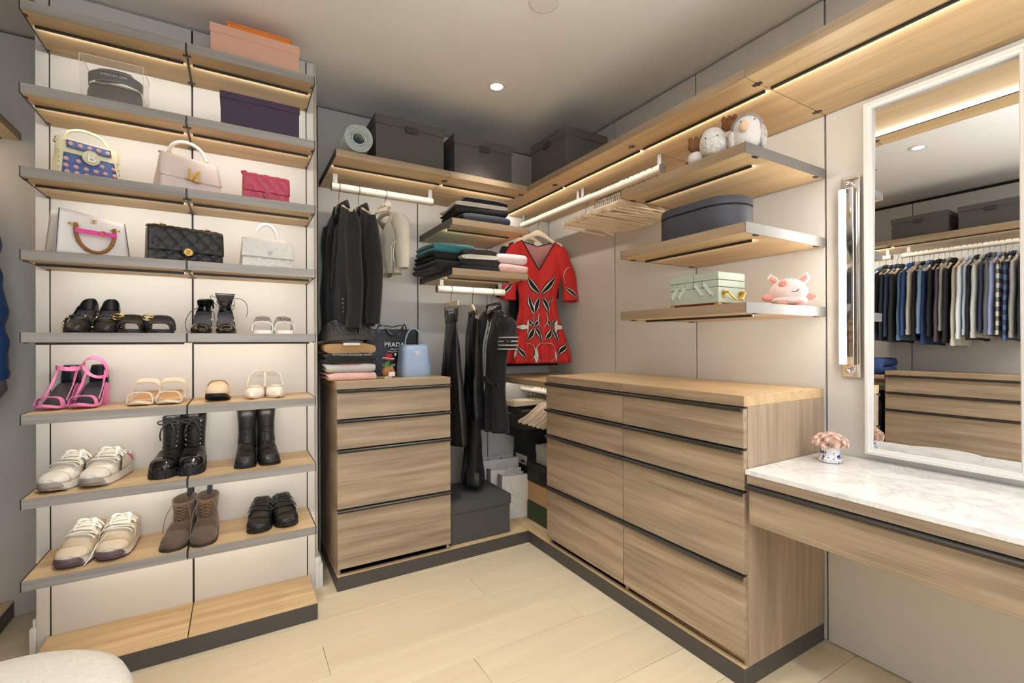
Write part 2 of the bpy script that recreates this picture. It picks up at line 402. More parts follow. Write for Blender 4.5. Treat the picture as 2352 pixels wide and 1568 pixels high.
for x in (-2.750, -1.799): M().box(x - OX, x - OX + 0.010, -0.300, -0.018, 0.0, 0.072).build('kick_end', KICK, tw)
for a, b in ((-2.750, -2.272), (-2.268, -1.789)):
    M().box(a - OX, b - OX, -0.3105, -0.018, 0.0722, 0.0745).build('base_board', WX, tw)
# ------------------------------------------------------------------ long top shelves
ST, TH = 2.206, 0.034
def top_shelf(label, loc, rz, L, endl=None, endr=None, dep=D, ledr=None, lamp=1.0):
    t = thing('wall_shelf', label, 'shelf', loc, rz, 'high oak wall shelves')
    board_parts(t, L, dep, TH, endl=endl, endr=endr, ledy=-dep + 0.135, ledrange=ledr)
    clips(t, L, (-dep + 0.075, -0.06), -TH)
    a, b = ledr or (0.01, L - 0.01)
    mw = Matrix.Translation(loc) @ Matrix.Rotation(math.radians(rz), 4, 'Z')
    p0 = mw @ Vector((a, -dep + 0.147, -TH - 0.0055)); p1 = mw @ Vector((b, -dep + 0.147, -TH - 0.0055))
    ov = mw.to_3x3() @ Vector((0, 1, -0.25))
    if lamp: led_lamp(p0, p1, ov, lamp)
    return t
top_shelf('high oak shelf carrying the rolled mat and a dark box over the blazers', (-1.671, -0.003, ST), 0, 0.607, endl=METD)
top_shelf('high oak shelf section over the folded jeans, dark box on top', (-1.061, -0.003, ST), 0, 0.513)
top_shelf('short oak shelf section filling the room corner', (-0.003, -0.003, ST), -90, 0.735, dep=0.543)
top_shelf('high oak shelf section above the empty hangers', (-0.003, -0.741, ST), -90, 0.621, dep=0.543)
top_shelf('high oak shelf section above the plush penguin', (-0.003, -1.365, ST), -90, 0.622, dep=0.543)
top_shelf('long high oak shelf above the mirror and marble vanity', (-0.003, -1.990, ST), -90, 1.24, dep=0.543)
# ------------------------------------------------------------------ short shelves
def short_shelf(label, loc, rz, L, endl, endr, grp, lamp=1.0):
    t = thing('wall_shelf', label, 'shelf', loc, rz, grp)
    board_parts(t, L, D - 0.003, 0.037, endl=endl, endr=endr, ledy=-D + 0.135, ledrange=(0.025, L - 0.06))
    for y in (-D + 0.075, -0.06):
        for x in (0.006, L - 0.006): M().box(x - 0.006, x + 0.006, y - 0.012, y + 0.012, -0.041, -0.0365).build('shelf_clip', METD, t)
    mw = Matrix.Translation(loc) @ Matrix.Rotation(math.radians(rz), 4, 'Z')
    if lamp: led_lamp(mw @ Vector((0.025, -D + 0.147, -0.0425)), mw @ Vector((L - 0.06, -D + 0.147, -0.0425)), mw.to_3x3() @ Vector((0, 1, -0.25)), lamp)
    return t
short_shelf('short oak shelf with dark end plate holding the folded jeans', (-1.048, -0.003, 1.947), 0, 0.506, METD, None, 'short shelves beside the corner')
short_shelf('short oak shelf with dark end plate holding folded sweaters', (-1.048, -0.003, 1.663), 0, 0.506, METD, None, 'short shelves beside the corner')
for z, lb in ((1.947, 'oak display shelf with grey metal end under the plush penguin'), (1.664, 'oak display shelf with grey metal end under the dark oval case'), (1.379, 'oak display shelf with grey metal end under the sewing box')):
    short_shelf(lb, (-0.003, -1.367, z), -90, 0.619, METD, METG, 'display shelves over the chest of drawers', 0.8)
# ------------------------------------------------------------------ clothes rails (rod along local x, centred at local y=0 under a shelf)
def rail(label, loc, rz, L, br, up, r=0.0225, cat='clothes rail'):
    t = thing('clothes_rail', label, cat, loc, rz, 'cream clothes rails')
    M().tube([(0, 0, 0), (L, 0, 0)], r, 20).build('rod', RODM, t)
    for x in (0.0, L): M().tube([(x - 0.0015, 0, 0), (x + 0.0015, 0, 0)], r + 0.0004, 20).build('end_cap', METG, t)
    for x in br: M().box(x - 0.012, x + 0.012, -0.004, 0.004, r * 0.9, up).build('rail_bracket', METG, t)
    return t
RZ = 2.10
rail('cream rail under the high shelf with the black blazers', (-1.650, -0.28, RZ), 0, 0.585, (0.02, 0.57), ST - TH - RZ)
rail('cream rail below the folded sweaters with the black skirt', (-1.045, -0.30, 1.568), 0, 0.470, (0.03, 0.44), 1.626 - 1.568)
rail('long cream rail holding the red dress and empty wooden hangers', (-0.28, -0.062, RZ), -90, 1.315, (0.02, 0.655, 0.70, 1.30), ST - TH - RZ)
rail('low cream rail in the corner full of clip hangers', (-0.28, -0.060, 0.905), -90, 0.66, (0.03, 0.63), 0.968 - 0.905)
# ------------------------------------------------------------------ chests of drawers
def handle(t, x0, x1, y, z):
    """dark finger-pull strip; y front face, z top"""
    prof = [(y + 0.012, z), (y - 0.014, z), (y - 0.019, z - 0.004), (y - 0.010, z - 0.015), (y - 0.006, z - 0.015), (y - 0.011, z - 0.006), (y + 0.012, z - 0.004)]
    rings = [[(x, py, pz) for py, pz in prof] for x in (x0, x1)]
    return M().loft(rings).build('handle', METD, t)
def chest(label, loc, rz, cols, levels, sides, dep=D, zt=1.045, tt=0.038, top=True):
    """cols: list of (x0,x1); levels: z of drawer tops, last = bottom; fronts at local y=-dep"""
    t = thing('chest_of_drawers', label, 'chest of drawers', loc, rz)
    X0, X1 = cols[0][0], cols[-1][1]
    if top:
        for a, b in cols: M().box(a, b, -dep + 0.0012, -0.004, zt - tt, zt, 0.0008).build('top', WX, t)
        for a, b in cols: M().box(a, b, -dep, -dep + 0.0011, zt - tt, zt).build('edge_band', EDGE, t)
    for x in sides:
        M().box(x - 0.009, x + 0.009, -dep + 0.022, -0.004, 0.0755, zt - tt - 0.0005, 0.0008).build('side_panel', WZ, t)
    M().box(X0 + 0.02, X1 - 0.02, -dep + 0.03, -dep + 0.05, 0.0755, zt - tt - 0.001).build('carcass', DARKGAP, t)
    M().box(X0 + 0.02, X1 - 0.02, -dep + 0.03, -0.01, 0.078, 0.094).build('bottom_panel', WX, t)
    for a, b in cols:
        for za, zb in zip(levels, levels[1:]):
            d = M().box(a + 0.0015, b - 0.0015, -dep, -dep + 0.021, zb + 0.004, za - 0.006, 0.0008).build('drawer', WF, t)
            handle(d, a + 0.0015, b - 0.0015, -dep, za - 0.0005)
    return t
LV = [1.004, 0.8535, 0.7035, 0.4045, 0.105]
chest('oak chest of four drawers below the hanging blazers', (-1.672, -0.003, 0), 0, [(0.0, 0.609)], LV, (0.010, 0.599), D - 0.003)
chest('wide oak chest with two columns of four drawers beside the marble vanity', (-0.003, -0.748, 0), -90, [(0.0, 0.6235), (0.625, 1.230)], LV, (0.010, 0.624, 1.2215), D - 0.003)
t = thing('corner_shelf', 'low oak board in the corner over a rail of clip hangers', 'shelf', (-0.003, -0.003, 1.008), -90)
board_parts(t, 0.742, D - 0.003, 0.036, ledy=-D + 0.135)
led_lamp((-0.41, -0.03, 0.965), (-0.41, -0.72, 0.965), (1, 0, -0.4), 5.0)
# ------------------------------------------------------------------ plinth
pl = thing('plinth', 'L-shaped dark grey plinth with oak top boards round the corner', 'plinth', (-0.5445, -0.5445, 0))
PX = 0.5445
M().box(-1.672 + PX, 0.0, 0.0, 0.012, 0.0, 0.0715, 0.001).build('kickboard', KICK, pl)
M().box(-1.672 + PX, -1.660 + PX, 0.0125, 0.54, 0.0, 0.0715).build('kickboard', KICK, pl)
M().box(0.0005, 0.0125, -1.975 + PX, 0.011, 0.0, 0.0715, 0.001).build('kickboard', KICK, pl)
M().box(0.013, 0.542, -1.975 + PX, -1.963 + PX, 0.0, 0.0715, 0.001).build('kickboard', KICK, pl)
for a, b in ((-1.672, -1.0615), (-1.0600, -0.5465)): M().box(a + PX, b + PX, 0.0, 0.54, 0.072, 0.0745).build('base_board', WX, pl)
for a, b in ((-0.745, -0.003), (-1.372, -0.7465), (-1.975, -1.3735)): M().box(-0.5445 + PX, 0.542, a + PX, b + PX, 0.072, 0.0745).build('base_board', WY, pl)
# ------------------------------------------------------------------ vanity, mirror, sconce
va = thing('vanity_table', 'wall-hung oak vanity table with white marble top and one long drawer', 'vanity table', (-0.003, -1.981, 0), -90)
MARB = mat('marble_top_tmp', S(236, 236, 236), 0.14)
def marble():
    m = bpy.data.materials.new('white_marble'); m.use_nodes = True
    nt = m.node_tree; b = nt.nodes['Principled BSDF']; b.inputs['Roughness'].default_value = 0.16
    tc = nt.nodes.new('ShaderNodeTexCoord')
    def vein(sc, dist, lo, hi, det=6):
        n = nt.nodes.new('ShaderNodeTexNoise'); n.inputs['Scale'].default_value = sc; n.inputs['Detail'].default_value = det; n.inputs['Distortion'].default_value = dist
        nt.links.new(tc.outputs['Object'], n.inputs['Vector'])
        s_ = nt.nodes.new('ShaderNodeMath'); s_.operation = 'SUBTRACT'; s_.inputs[1].default_value = 0.5
        nt.links.new(n.outputs['Fac'], s_.inputs[0])
        a_ = nt.nodes.new('ShaderNodeMath'); a_.operation = 'ABSOLUTE'; nt.links.new(s_.outputs[0], a_.inputs[0])
        r_ = nt.nodes.new('ShaderNodeMapRange'); r_.inputs['From Min'].default_value = 0.0; r_.inputs['From Max'].default_value = 0.05
        r_.inputs['To Min'].default_value = lo; r_.inputs['To Max'].default_value = hi
        nt.links.new(a_.outputs[0], r_.inputs['Value']); return r_.outputs[0]
    v1 = vein(4.5, 1.6, 0.78, 1.0); v2 = vein(11.0, 1.2, 0.88, 1.0)
    mu = nt.nodes.new('ShaderNodeMath'); mu.operation = 'MULTIPLY'; nt.links.new(v1, mu.inputs[0]); nt.links.new(v2, mu.inputs[1])
    mx = nt.nodes.new('ShaderNodeMix'); mx.data_type = 'RGBA'; mx.inputs['A'].default_value = S(128, 128, 132); mx.inputs['B'].default_value = S(240, 239, 237)
    nt.links.new(mu.outputs[0], mx.inputs['Factor']); nt.links.new(mx.outputs['Result'], b.inputs['Base Color'])
    return m
MARB = marble()
VL = 1.25
M().box(0.0, VL, -0.545, -0.004, 0.768, 0.785, 0.0015).build('marble_top', MARB, va)
M().box(0.006, VL, -0.542, -0.02, 0.737, 0.7675).build('apron', WF, va)
d = M().box(0.014, VL, -0.543, -0.522, 0.597, 0.722, 0.0008).build('drawer', WF, va)
handle(d, 0.010, VL, -0.542, 0.7335)
M().box(0.02, VL, -0.520, -0.02, 0.597, 0.612).build('drawer_bottom', WX, va)
M().box(0.014, 0.03, -0.521, -0.02, 0.613, 0.7365).build('side_panel', WX, va)
# mirror: white moulded frame, glass leaning very slightly back
mr = thing('wall_mirror', 'tall rectangular wall mirror in a white moulded frame', 'mirror', (-0.002, -2.356, 1.476))
HW, HH = 0.216, 0.664
def frame_ring(prof, hw, hh, m, name, parent):
    rings = []
    for sy, sz in ((1, -1), (1, 1), (-1, 1), (-1, -1)):
        rings.append([(-d_, sy * (hw - i_), sz * (hh - i_)) for (i_, d_) in prof])
    return M().loft(rings, loop=True).build(name, m, parent, sharp=25)
frame_ring([(0.0, 0.0), (0.0, 0.040), (0.010, 0.041), (0.012, 0.036), (0.020, 0.034), (0.024, 0.027), (0.024, 0.0)], HW, HH, WHITE, 'frame', mr)
th = math.radians(0.69); gz = HH - 0.022
M().box(-0.003, 0.0, -HW + 0.022, HW - 0.022, -gz, gz).build('glass', mat('mirror_glass', (0.93, 0.94, 0.94, 1), 0.0, 1.0, var=0), mr, loc=(-0.0175, 0, 0), rot=(0, th, 0))
def sconce(label, y):
    sc_ = thing('wall_sconce', label, 'wall lamp', (-0.0005, y, 1.490), group='wall lamps flanking the mirror')
    M().box(-0.016, 0.0, -0.034, 0.034, -0.394, 0.394, 0.004).build('backplate', CHROME, sc_)
    M().box(-0.052, -0.0165, -0.026, 0.028, -0.345, 0.345, 0.004).build('housing', CHROME, sc_)
    M().tube([(-0.050, 0.012, -0.340), (-0.050, 0.012, 0.340)], 0.0128, 16).build('light_tube', mat('sconce_tube', (1, 1, 1, 1), 0.4, var=0, emit=(1, 0.94, 0.86, 1), estr=TUBE), sc_)
    for z in (-0.368, 0.368):
        M().tube([(-0.0165, 0, z), (-0.030, 0, z)], 0.009, 14).ball((-0.033, 0, z), 0.011).build('mounting_knob', CHROME, sc_)
sconce('slim vertical wall lamp with glowing white tube on polished chrome back', -2.084)
sconce('added second slim wall lamp with glowing tube, on the far side of the mirror', -2.632)  # unseen twin of the seen lamp, added for more light
# ================================================================== materials for things
BLKL = mat('black_leather', S(30, 29, 29), 0.36, var=0.08, scale=40, bump=0.15, bscale=350)
BLKP = mat('black_patent', S(16, 16, 17), 0.12, var=0.0, coat=0.6)
BLKIN = mat('black_lining', S(40, 44, 54), 0.4, var=0.05)
RUB = mat('black_rubber', S(28, 29, 32), 0.55, var=0.05)
CREAML = mat('cream_leather', S(232, 226, 190), 0.42, var=0.02, bump=0.06)
BLUSH = mat('blush_leather', S(226, 212, 206), 0.42, var=0.02, bump=0.08, bscale=500)
PINKL = mat('raspberry_leather', S(196, 72, 100), 0.3, var=0.06, scale=30, bump=0.1)
WHTL = mat('white_leather', S(240, 238, 235), 0.42, var=0.015, bump=0.06)
GREYPIPE = mat('grey_piping', S(70, 74, 84), 0.5, var=0.02)
MAGENTA = mat('magenta_leather', S(226, 70, 160), 0.4, var=0.03)
BAMB = mat('bamboo', S(150, 98, 48), 0.3, var=0.25, scale=60)
CARDP = mat('peach_card', S(214, 168, 146), 0.7, var=0.02, scale=8)
ORNG = mat('orange_card', S(226, 128, 44), 0.6, var=0.02)
PURP = mat('purple_card', S(64, 46, 70), 0.55, var=0.03)
def clear_mat(name, tint=(1, 1, 1, 1), gl=0.10, rough=0.03):
    m = bpy.data.materials.new(name); m.use_nodes = True; nt = m.node_tree; nt.nodes.remove(nt.nodes['Principled BSDF'])
    tr = nt.nodes.new('ShaderNodeBsdfTransparent'); tr.inputs[0].default_value = tint
    g = nt.nodes.new('ShaderNodeBsdfGlossy'); g.inputs['Roughness'].default_value = rough
    mx = nt.nodes.new('ShaderNodeMixShader'); mx.inputs[0].default_value = gl
    nt.links.new(tr.outputs[0], mx.inputs[1]); nt.links.new(g.outputs[0], mx.inputs[2])
    nt.links.new(mx.outputs[0], nt.nodes['Material Output'].inputs[0]); return m
ACRY = clear_mat('clear_acrylic')
SMOKE = mat('smoked_visor', S(36, 34, 34), 0.08, var=0.0, coat=0.5)
PINKS = mat('pink_leather', S(226, 130, 178), 0.4, var=0.04)
NUDE = mat('ivory_leather', S(226, 214, 192), 0.42, var=0.03)
TANIN = mat('tan_insole', S(196, 156, 112), 0.55, var=0.06)
BEIGL = mat('beige_leather', S(222, 198, 168), 0.42, var=0.03)
OFFW = mat('offwhite_leather', S(230, 220, 206), 0.38, var=0.02)
SNKW = mat('sneaker_white', S(222, 216, 204), 0.6, var=0.03, bump=0.2, bscale=260)
SNKB = mat('sneaker_sand', S(214, 200, 176), 0.8, var=0.06, bump=0.25, bscale=300)
SOLEG = mat('sole_grey', S(150, 142, 136), 0.6, var=0.05)
SOLEP = mat('sole_plum', S(104, 86, 96), 0.5, var=0.05)
LACEW = mat('white_laces', S(240, 238, 232), 0.8, var=0.03, bump=0.2, bscale=600)
SUEDE = mat('brown_suede', S(92, 76, 62), 0.9, var=0.16, scale=22, bump=0.25, bscale=400, sheen=0.2)
LACEB = mat('brown_laces', S(128, 104, 78), 0.8, var=0.05)
LACEK = mat('black_laces', S(34, 34, 36), 0.7, var=0.08)
def rr(w, d, r, z, k=4, cx=0.0, cy=0.0):
    """rounded rectangle ring in xy"""
    out = []; r = min(r, w / 2 - 1e-4, d / 2 - 1e-4)
    for qx, qy, a0 in ((1, 1, 0), (-1, 1, 90), (-1, -1, 180), (1, -1, 270)):
        for i in range(k + 1):
            a = math.radians(a0 + 90 * i / k)
            out.append((cx + qx * (w / 2 - r) + r * cos(a), cy + qy * (d / 2 - r) + r * sin(a), z))
    return out
def lid_box(label, loc, rz, w, d, h, lid, m, ml=None, cat='box', tab=None, over=0.003, group=None, name='storage_box'):
    t = thing(name, label, cat, loc, rz, group)
    M().box(-w / 2, w / 2, -d / 2, d / 2, 0, h - 0.004, 0.0015).build('body', m, t)
    M().box(-w / 2 - over, w / 2 + over, -d / 2 - over, d / 2 + over, h - lid, h, 0.0015).build('lid', ml or m, t)
    if tab: M().box(-0.033, 0.033, -d / 2 - over - 0.006, -d / 2 - over + 0.001, h - lid - 0.022, h - lid + 0.012, 0.002).build('tab', tab, t)
    return t
def mark_cc(parent, x, y, z, s, m, name='clasp'):
    k = M()
    for q in (-1, 1):
        k.tube([(x + q * s * 0.28 + q * s * 0.62 * cos(math.radians(a)) * -1, y, z + s * 0.62 * sin(math.radians(a))) for a in range(-135, 136, 15)], s * 0.12, 6)
    k.box(x - s * 0.12, x + s * 0.12, y, y + s * 0.25, z - s * 0.2, z + s * 0.2)
    return k.build(name, m, parent)
def chain(parent, pts, m, r=0.0022, name='chain'):
    k = M(); pts = [Vector(p) for p in pts]
    for i, (a, b) in enumerate(zip(pts, pts[1:])):
        c = (a + b) / 2; t = (b - a).normalized(); u = t.cross(Vector((0, 0, 1)) if i % 2 else Vector((0.3, 1, 0.2))).normalized(); L = (b - a).length * 0.72
        k.tube([c + t * (L * cos(PI * j / 4)) + u * (L * 0.6 * sin(PI * j / 4)) for j in range(8)], r, 5, loop=True)
    return k.build(name, m, parent)
# ------------------------------------------------------------------ boxes on the tower
lid_box('peach cardboard box with lid on top of the shoe shelf unit', (-2.022, -0.575, 2.4375), 0, 0.336, 0.245, 0.134, 0.038, CARDP)
t = thing('orange_folder', 'thin orange box lying flat on the peach cardboard box', 'box', (-2.01, -0.602, 2.5722))
M().box(-0.122, 0.122, -0.09, 0.09, 0, 0.0175, 0.001).build('body', ORNG, t); M().box(-0.124, 0.124, -0.092, 0.092, 0.0178, 0.024, 0.001).build('lid', ORNG, t)
lid_box('dark purple shoe box with lid on the second shelf from the top', (-2.005, -0.600, 2.1475), 0, 0.300, 0.190, 0.151, 0.029, PURP, over=0.003)
t = thing('sun_visor_case', 'black sun visor standing in a clear acrylic case on the upper shelf', 'sun visor', (-2.508, -0.600, 2.1475))
k = M(); W_, D_, H_ = 0.19, 0.15, 0.178
for a in ((-W_/2, W_/2, -D_/2, -D_/2+.003, 0, H_), (-W_/2, W_/2, D_/2-.003, D_/2, 0, H_), (-W_/2, -W_/2+.003, -D_/2+.003, D_/2-.003, 0, H_), (W_/2-.003, W_/2, -D_/2+.003, D_/2-.003, 0, H_), (-W_/2, W_/2, -D_/2, D_/2, -.0, .003)): k.box(*a)
k.build('clear_case', ACRY, t)
for a_ in (-W_/2, W_/2):
    M().tube([(a_, -D_/2, 0), (a_, -D_/2, H_), (a_, D_/2, H_)], 0.0012, 5).build('case_edge', WHITE, t)
M().tube([(-W_/2, -D_/2, H_), (W_/2, -D_/2, H_)], 0.0014, 5).build('case_edge', WHITE, t)
vz = 0.014
def visor(u, v):
    a = lerp(-1.35, 1.35, u); rr_ = 0.078 + 0.010 * sin(PI * v)
    return (rr_ * sin(a), -0.055 * cos(a) * (1.05 - 0.25 * v) + 0.0, vz - 0.008 + 0.095 * v + 0.012 * cos(a) * (1 - v))
M().grid(visor, 28, 8).build('visor_shield', SMOKE, t, solid=0.002)
def band(u, v):
    a = lerp(-1.6, 1.6, u)
    return (0.083 * sin(a), -0.062 * cos(a), vz + 0.084 + 0.034 * v + 0.008 * cos(a))
hb = M().grid(band, 28, 3).build('head_band', mat('visor_band', S(66, 70, 76), 0.5, var=0.05), t, solid=0.003)
for zz in (vz + 0.082, vz + 0.119): M().tube([(0.084 * sin(a), -0.064 * cos(a), zz + 0.008 * cos(a)) for a in [lerp(-1.6, 1.6, i / 24) for i in range(25)]], 0.0016, 6).build('band_trim', SILVER, t)
M().tube([(0.05 * cos(a) , -0.02 + 0.035 * sin(a) * 0.3, vz + 0.138 + 0.014 * sin(a)) for a in [2 * PI * i / 24 for i in range(24)]], 0.006, 8, loop=True).build('strap_roll', SMOKE, t)
M().grid(lambda u, v: (lerp(-0.07, 0.07, u), 0.01 + 0.02 * cos(u * PI), vz + 0.116 + 0.026 * v * (0.6 + 0.4 * sin(PI * u))), 16, 3).build('top_strap', SMOKE, t, solid=0.003)
text_mesh('lettering', 'CHRISTIAN DIOR', 0.0100, WHITE, t, (0.004, -0.0675, vz + 0.109), (PI / 2, 0, 0), 0.0004, spacing=1.05)
# ------------------------------------------------------------------ handbags
def loop_handle(w, h, r, m, parent, z, y=0.0, n=18, name='handle', flat=1.0, p=1.0):
    pts = [(w / 2 * cos(PI * (1 - i / n)), y, z + h * abs(sin(PI * i / n)) ** p) for i in range(n + 1)]
    return M().tube(pts, r, 10, flat=flat, upv=(0, 1, 0)).build(name, m, parent)
def gusset_bag(t, w0, w1, d0, d1, h, m, r=0.012):
    rings = [rr(lerp(w0, w1, s), lerp(d0, d1, s), r, h * s) for s in (0, 0.02, 0.3, 0.6, 0.9, 0.97)] + [rr(w1 - 0.006, max(d1 - 0.008, 0.01), r, h)]
    return M().loft(rings).build('body', m, t)
def flap_surface(w0, w1, path, q=None, nx=5.0, nv=4.0, amp=0.0):
    """flap following a yz path (list of (y, z)); quilting bulges outward"""
    P_ = [Vector((0, y, z)) for y, z in path]; L = [0]
    for a, b in zip(P_, P_[1:]): L.append(L[-1] + (b - a).length)
    def at(s):
        s *= L[-1]
        for i in range(len(P_) - 1):
            if s <= L[i + 1] + 1e-9:
                f = (s - L[i]) / (L[i + 1] - L[i]); return P_[i].lerp(P_[i + 1], f), (P_[i + 1] - P_[i]).normalized()
        return P_[-1], (P_[-1] - P_[-2]).normalized()
    def fn(u, v):
        p, tg = at(v); nn = Vector((0, -tg.z, tg.y)) * -1 if False else Vector((0, tg.z, -tg.y))
        w = lerp(w0, w1, v)
        a = u * nx + v * nv; b = u * nx - v * nv
        e = min(1, min(u, 1 - u) * 12) * min(1, min(v, 1 - v) * 12 + 0.15)
        d_ = amp * (abs(sin(PI * a)) * abs(sin(PI * b))) ** 0.45 * e
        return tuple(Vector(((u - 0.5) * w, 0, 0)) + p + nn * d_)
    return fn
def flap_path(d1, h, drop, d0, rad=0.012, gap=0.004):
    yb = d1 / 2; out = [(yb * 0.6, h + gap)]
    out += [(-d1 / 2 + rad - rad * sin(math.radians(a)) - gap * sin(math.radians(a)), h - rad + (rad + gap) * cos(math.radians(a))) for a in range(0, 91, 18)]
    out.append((-(d1 / 2 + (d0 - d1) / 2 * drop / h) - gap, h - drop)); return out
# cream bag with blue sequin panel
t = thing('handbag', 'cream studded handbag with blue sequin and pink flower panels', 'handbag', (-2.600, -0.590, 1.8575), 27)
gusset_bag(t, 0.200, 0.170, 0.105, 0.036, 0.152, CREAML)
SEQ = mat('blue_sequins', S(86, 108, 164), 0.25, 0.4, var=0.45, scale=420, bump=0.5, bscale=500)
PETAL = mat('peach_petals', S(236, 190, 180), 0.6, var=0.08)
def bagfront(w0, w1, h, d0, d1):
    def f(x, z, o=0.002):
        return (x, -(lerp(d0, d1, z / h) / 2) - o, z)
    return f
bf = bagfront(0.200, 0.170, 0.152, 0.105, 0.036)
M().grid(lambda u, v: bf(lerp(-0.085, 0.085, u) * (1 - 0.12 * v), lerp(0.008, 0.098, v), 0.0025), 10, 8).build('sequin_panel', SEQ, t, solid=0.002)
fp = flap_path(0.036, 0.152, 0.050, 0.062)
M().grid(flap_surface(0.182, 0.190, fp), 12, 14).build('flap', CREAML, t, solid=0.004)
M().grid(lambda u, v: bf(lerp(-0.066, 0.066, u), lerp(0.118, 0.148, v), 0.0085), 10, 4).build('sequin_panel', SEQ, t, solid=0.002)
for z, n_, w_ in ((0.022, 6, 0.07), (0.046, 6, 0.072), (0.072, 5, 0.070), (0.134, 5, 0.055)):
    for i in range(n_):
        x = lerp(-w_, w_, i / (n_ - 1)); c = Vector(bf(x, z, 0.011 if z > 0.1 else 0.006))
        if abs(x) < 0.03 and z > 0.06 and z < 0.11: continue
        M().ball(c, 0.008, 0.004, 0.0075, 8, 4).ball(c + Vector((0, -0.003, 0)), 0.004, 0.003, 0.004, 6, 4).build('flower', PETAL, t)
em = M().tube([(0, -0.049, 0.093), (0, -0.040, 0.095)], 0.0255, 26, flat=1.0).build('emblem_plate', CREAML, t, sharp=50)
M().tube([(0.0255 * cos(a), -0.0492, 0.093 + 0.0255 * sin(a)) for a in [2 * PI * i / 26 for i in range(26)]], 0.0016, 6, loop=True).build('emblem_rim', CREAML, em)
text_mesh('emblem_letter', 'B', 0.046, SILVER, em, (0, -0.0505, 0.092), (PI / 2, 0, 0), 0.0014, bold=0.0006)
loop_handle(0.130, 0.055, 0.0055, CREAML, t, 0.150, 0.0, p=0.8)
M().ball((-0.080, -0.004, 0.150), 0.012, 0.010, 0.010).ball((-0.090, -0.004, 0.140), 0.008).build('clip_ring', SILVER, t)
for sgn in (-1, 1):
    for z in (0.015, 0.035, 0.055, 0.075, 0.095): M().ball((sgn * 0.0925 * (1 - 0.1 * z / 0.15), -lerp(0.105, 0.036, z / 0.152) / 2 + 0.001, z), 0.0028, n=8, m=4).build('stud', SILVER, t)
# blush bag with gold twist lock
t = thing('handbag', 'blush pink top-handle handbag with a gold twist lock', 'handbag', (-2.275, -0.600, 1.8575), 24)
gusset_bag(t, 0.232, 0.196, 0.105, 0.040, 0.158, BLUSH)
M().grid(flap_surface(0.204, 0.228, flap_path(0.040, 0.158, 0.098, 0.100, 0.016)), 12, 18).build('flap', BLUSH, t, solid=0.004)
loop_handle(0.135, 0.068, 0.0072, BLUSH, t, 0.160, 0.0, p=0.85)
for sgn in (-1, 1): M().tube([(sgn * 0.068 + 0.009 * cos(a), 0.009 * sin(a), 0.165) for a in [2 * PI * i / 12 for i in range(12)]], 0.0022, 6, loop=True).ball((sgn * 0.068, 0, 0.162), 0.006).build('handle_ring', GOLD, t)
tl = M().box(-0.030, 0.030, -0.0525, -0.049, 0.060, 0.066, 0.001).build('twist_lock', GOLD, t)
text_mesh('lock_letter', 'V', 0.062, GOLD, tl, (-0.010, -0.056, 0.078), (PI / 2, 0.10, 0), 0.0026, bold=0.0012, shear=0.25)
text_mesh('lock_letter', 'L', 0.062, GOLD, tl, (0.012, -0.061, 0.074), (PI / 2, 0.06, 0), 0.0026, bold=0.0012, shear=0.35)
# raspberry quilted bag
def quilt_bag(t, w, d, h, m, drop, nx, nv, amp, d1=None, wq=0.0):
    d1 = d1 or d * 0.8
    gusset_bag(t, w, w * (1 - wq), d, d1, h, m)
    b0 = lambda u, v: ((u - 0.5) * w * 0.985 * (1 - wq * v), -lerp(d, d1, v) / 2 - amp * (abs(sin(PI * (u * nx + v * nv))) * abs(sin(PI * (u * nx - v * nv)))) ** 0.45 * min(1, min(u, 1 - u) * 12) * min(1, min(v, 1 - v) * 12 + .1), h * lerp(0.03, 0.95, v))
    M().grid(b0, int(nx * 9), int(nv * 9)).build('front_panel', m, t)
    M().grid(flap_surface(w * (1 - wq) * 1.01, w * 1.0, flap_path(d1, h, drop, d, 0.014, 0.005), nx=nx, nv=nv * 0.85, amp=amp), int(nx * 10), int(nv * 10)).build('flap', m, t, solid=0.003)
t = thing('handbag', 'small raspberry pink quilted handbag on the third shelf', 'handbag', (-1.985, -0.615, 1.8575), 6)
quilt_bag(t, 0.186, 0.066, 0.125, PINKL, 0.075, 4.0, 2.6, 0.005, wq=0.02)
M().tube([(0, -0.047, 0.036), (0, -0.036, 0.036)], 0.014, 18).build('clasp_base', PINKL, t)
mark_cc(t, 0.0, -0.049, 0.036, 0.012, PINKL)
chain(t, [(-0.085, 0.0, 0.130), (-0.093, -0.004, 0.136), (-0.089, -0.012, 0.131), (-0.080, -0.006, 0.137), (-0.072, 0.0, 0.131)], PINKL, 0.003)
chain(t, [(0.070, 0.0, 0.129), (0.076, -0.006, 0.134), (0.083, -0.002, 0.129)], PINKL, 0.0025)
# white tote with bamboo handles
t = thing('tote_bag', 'white leather tote with bamboo handle and bright pink strap', 'tote bag', (-2.590, -0.610, 1.5695), 30)
def tote_panel(s, h0, h1):
    return lambda u, v: ((u - 0.5) * lerp(0.222, 0.196, v), s * lerp(0.052, 0.040, v), v * lerp(h0, h1, smooth(u)))
for s in (-1, 1): M().grid(tote_panel(s, 0.166, 0.148), 14, 10).build('side', WHTL, t, solid=0.004)
for s in (-1, 1): M().grid(lambda u, v: (s * lerp(0.111, 0.098, v) + s * -0.016 * v * sin(PI * u), (u - 0.5) * lerp(0.104, 0.080, v), v * (0.158 + (0.006 if s < 0 else -0.008))), 8, 8).build('gusset', WHTL, t, solid=0.003)
M().box(-0.108, 0.108, -0.050, 0.050, 0.0, 0.004).build('bottom', WHTL, t)
for s in (-1, 1):
    M().tube([(s * 0.111 * 1.0 - s * 0.013 * v, -0.054 + 0.012 * v, v * (0.166 if s < 0 else 0.148)) for v in [i / 10 for i in range(11)]], 0.0014, 6).build('piping', GREYPIPE, t)
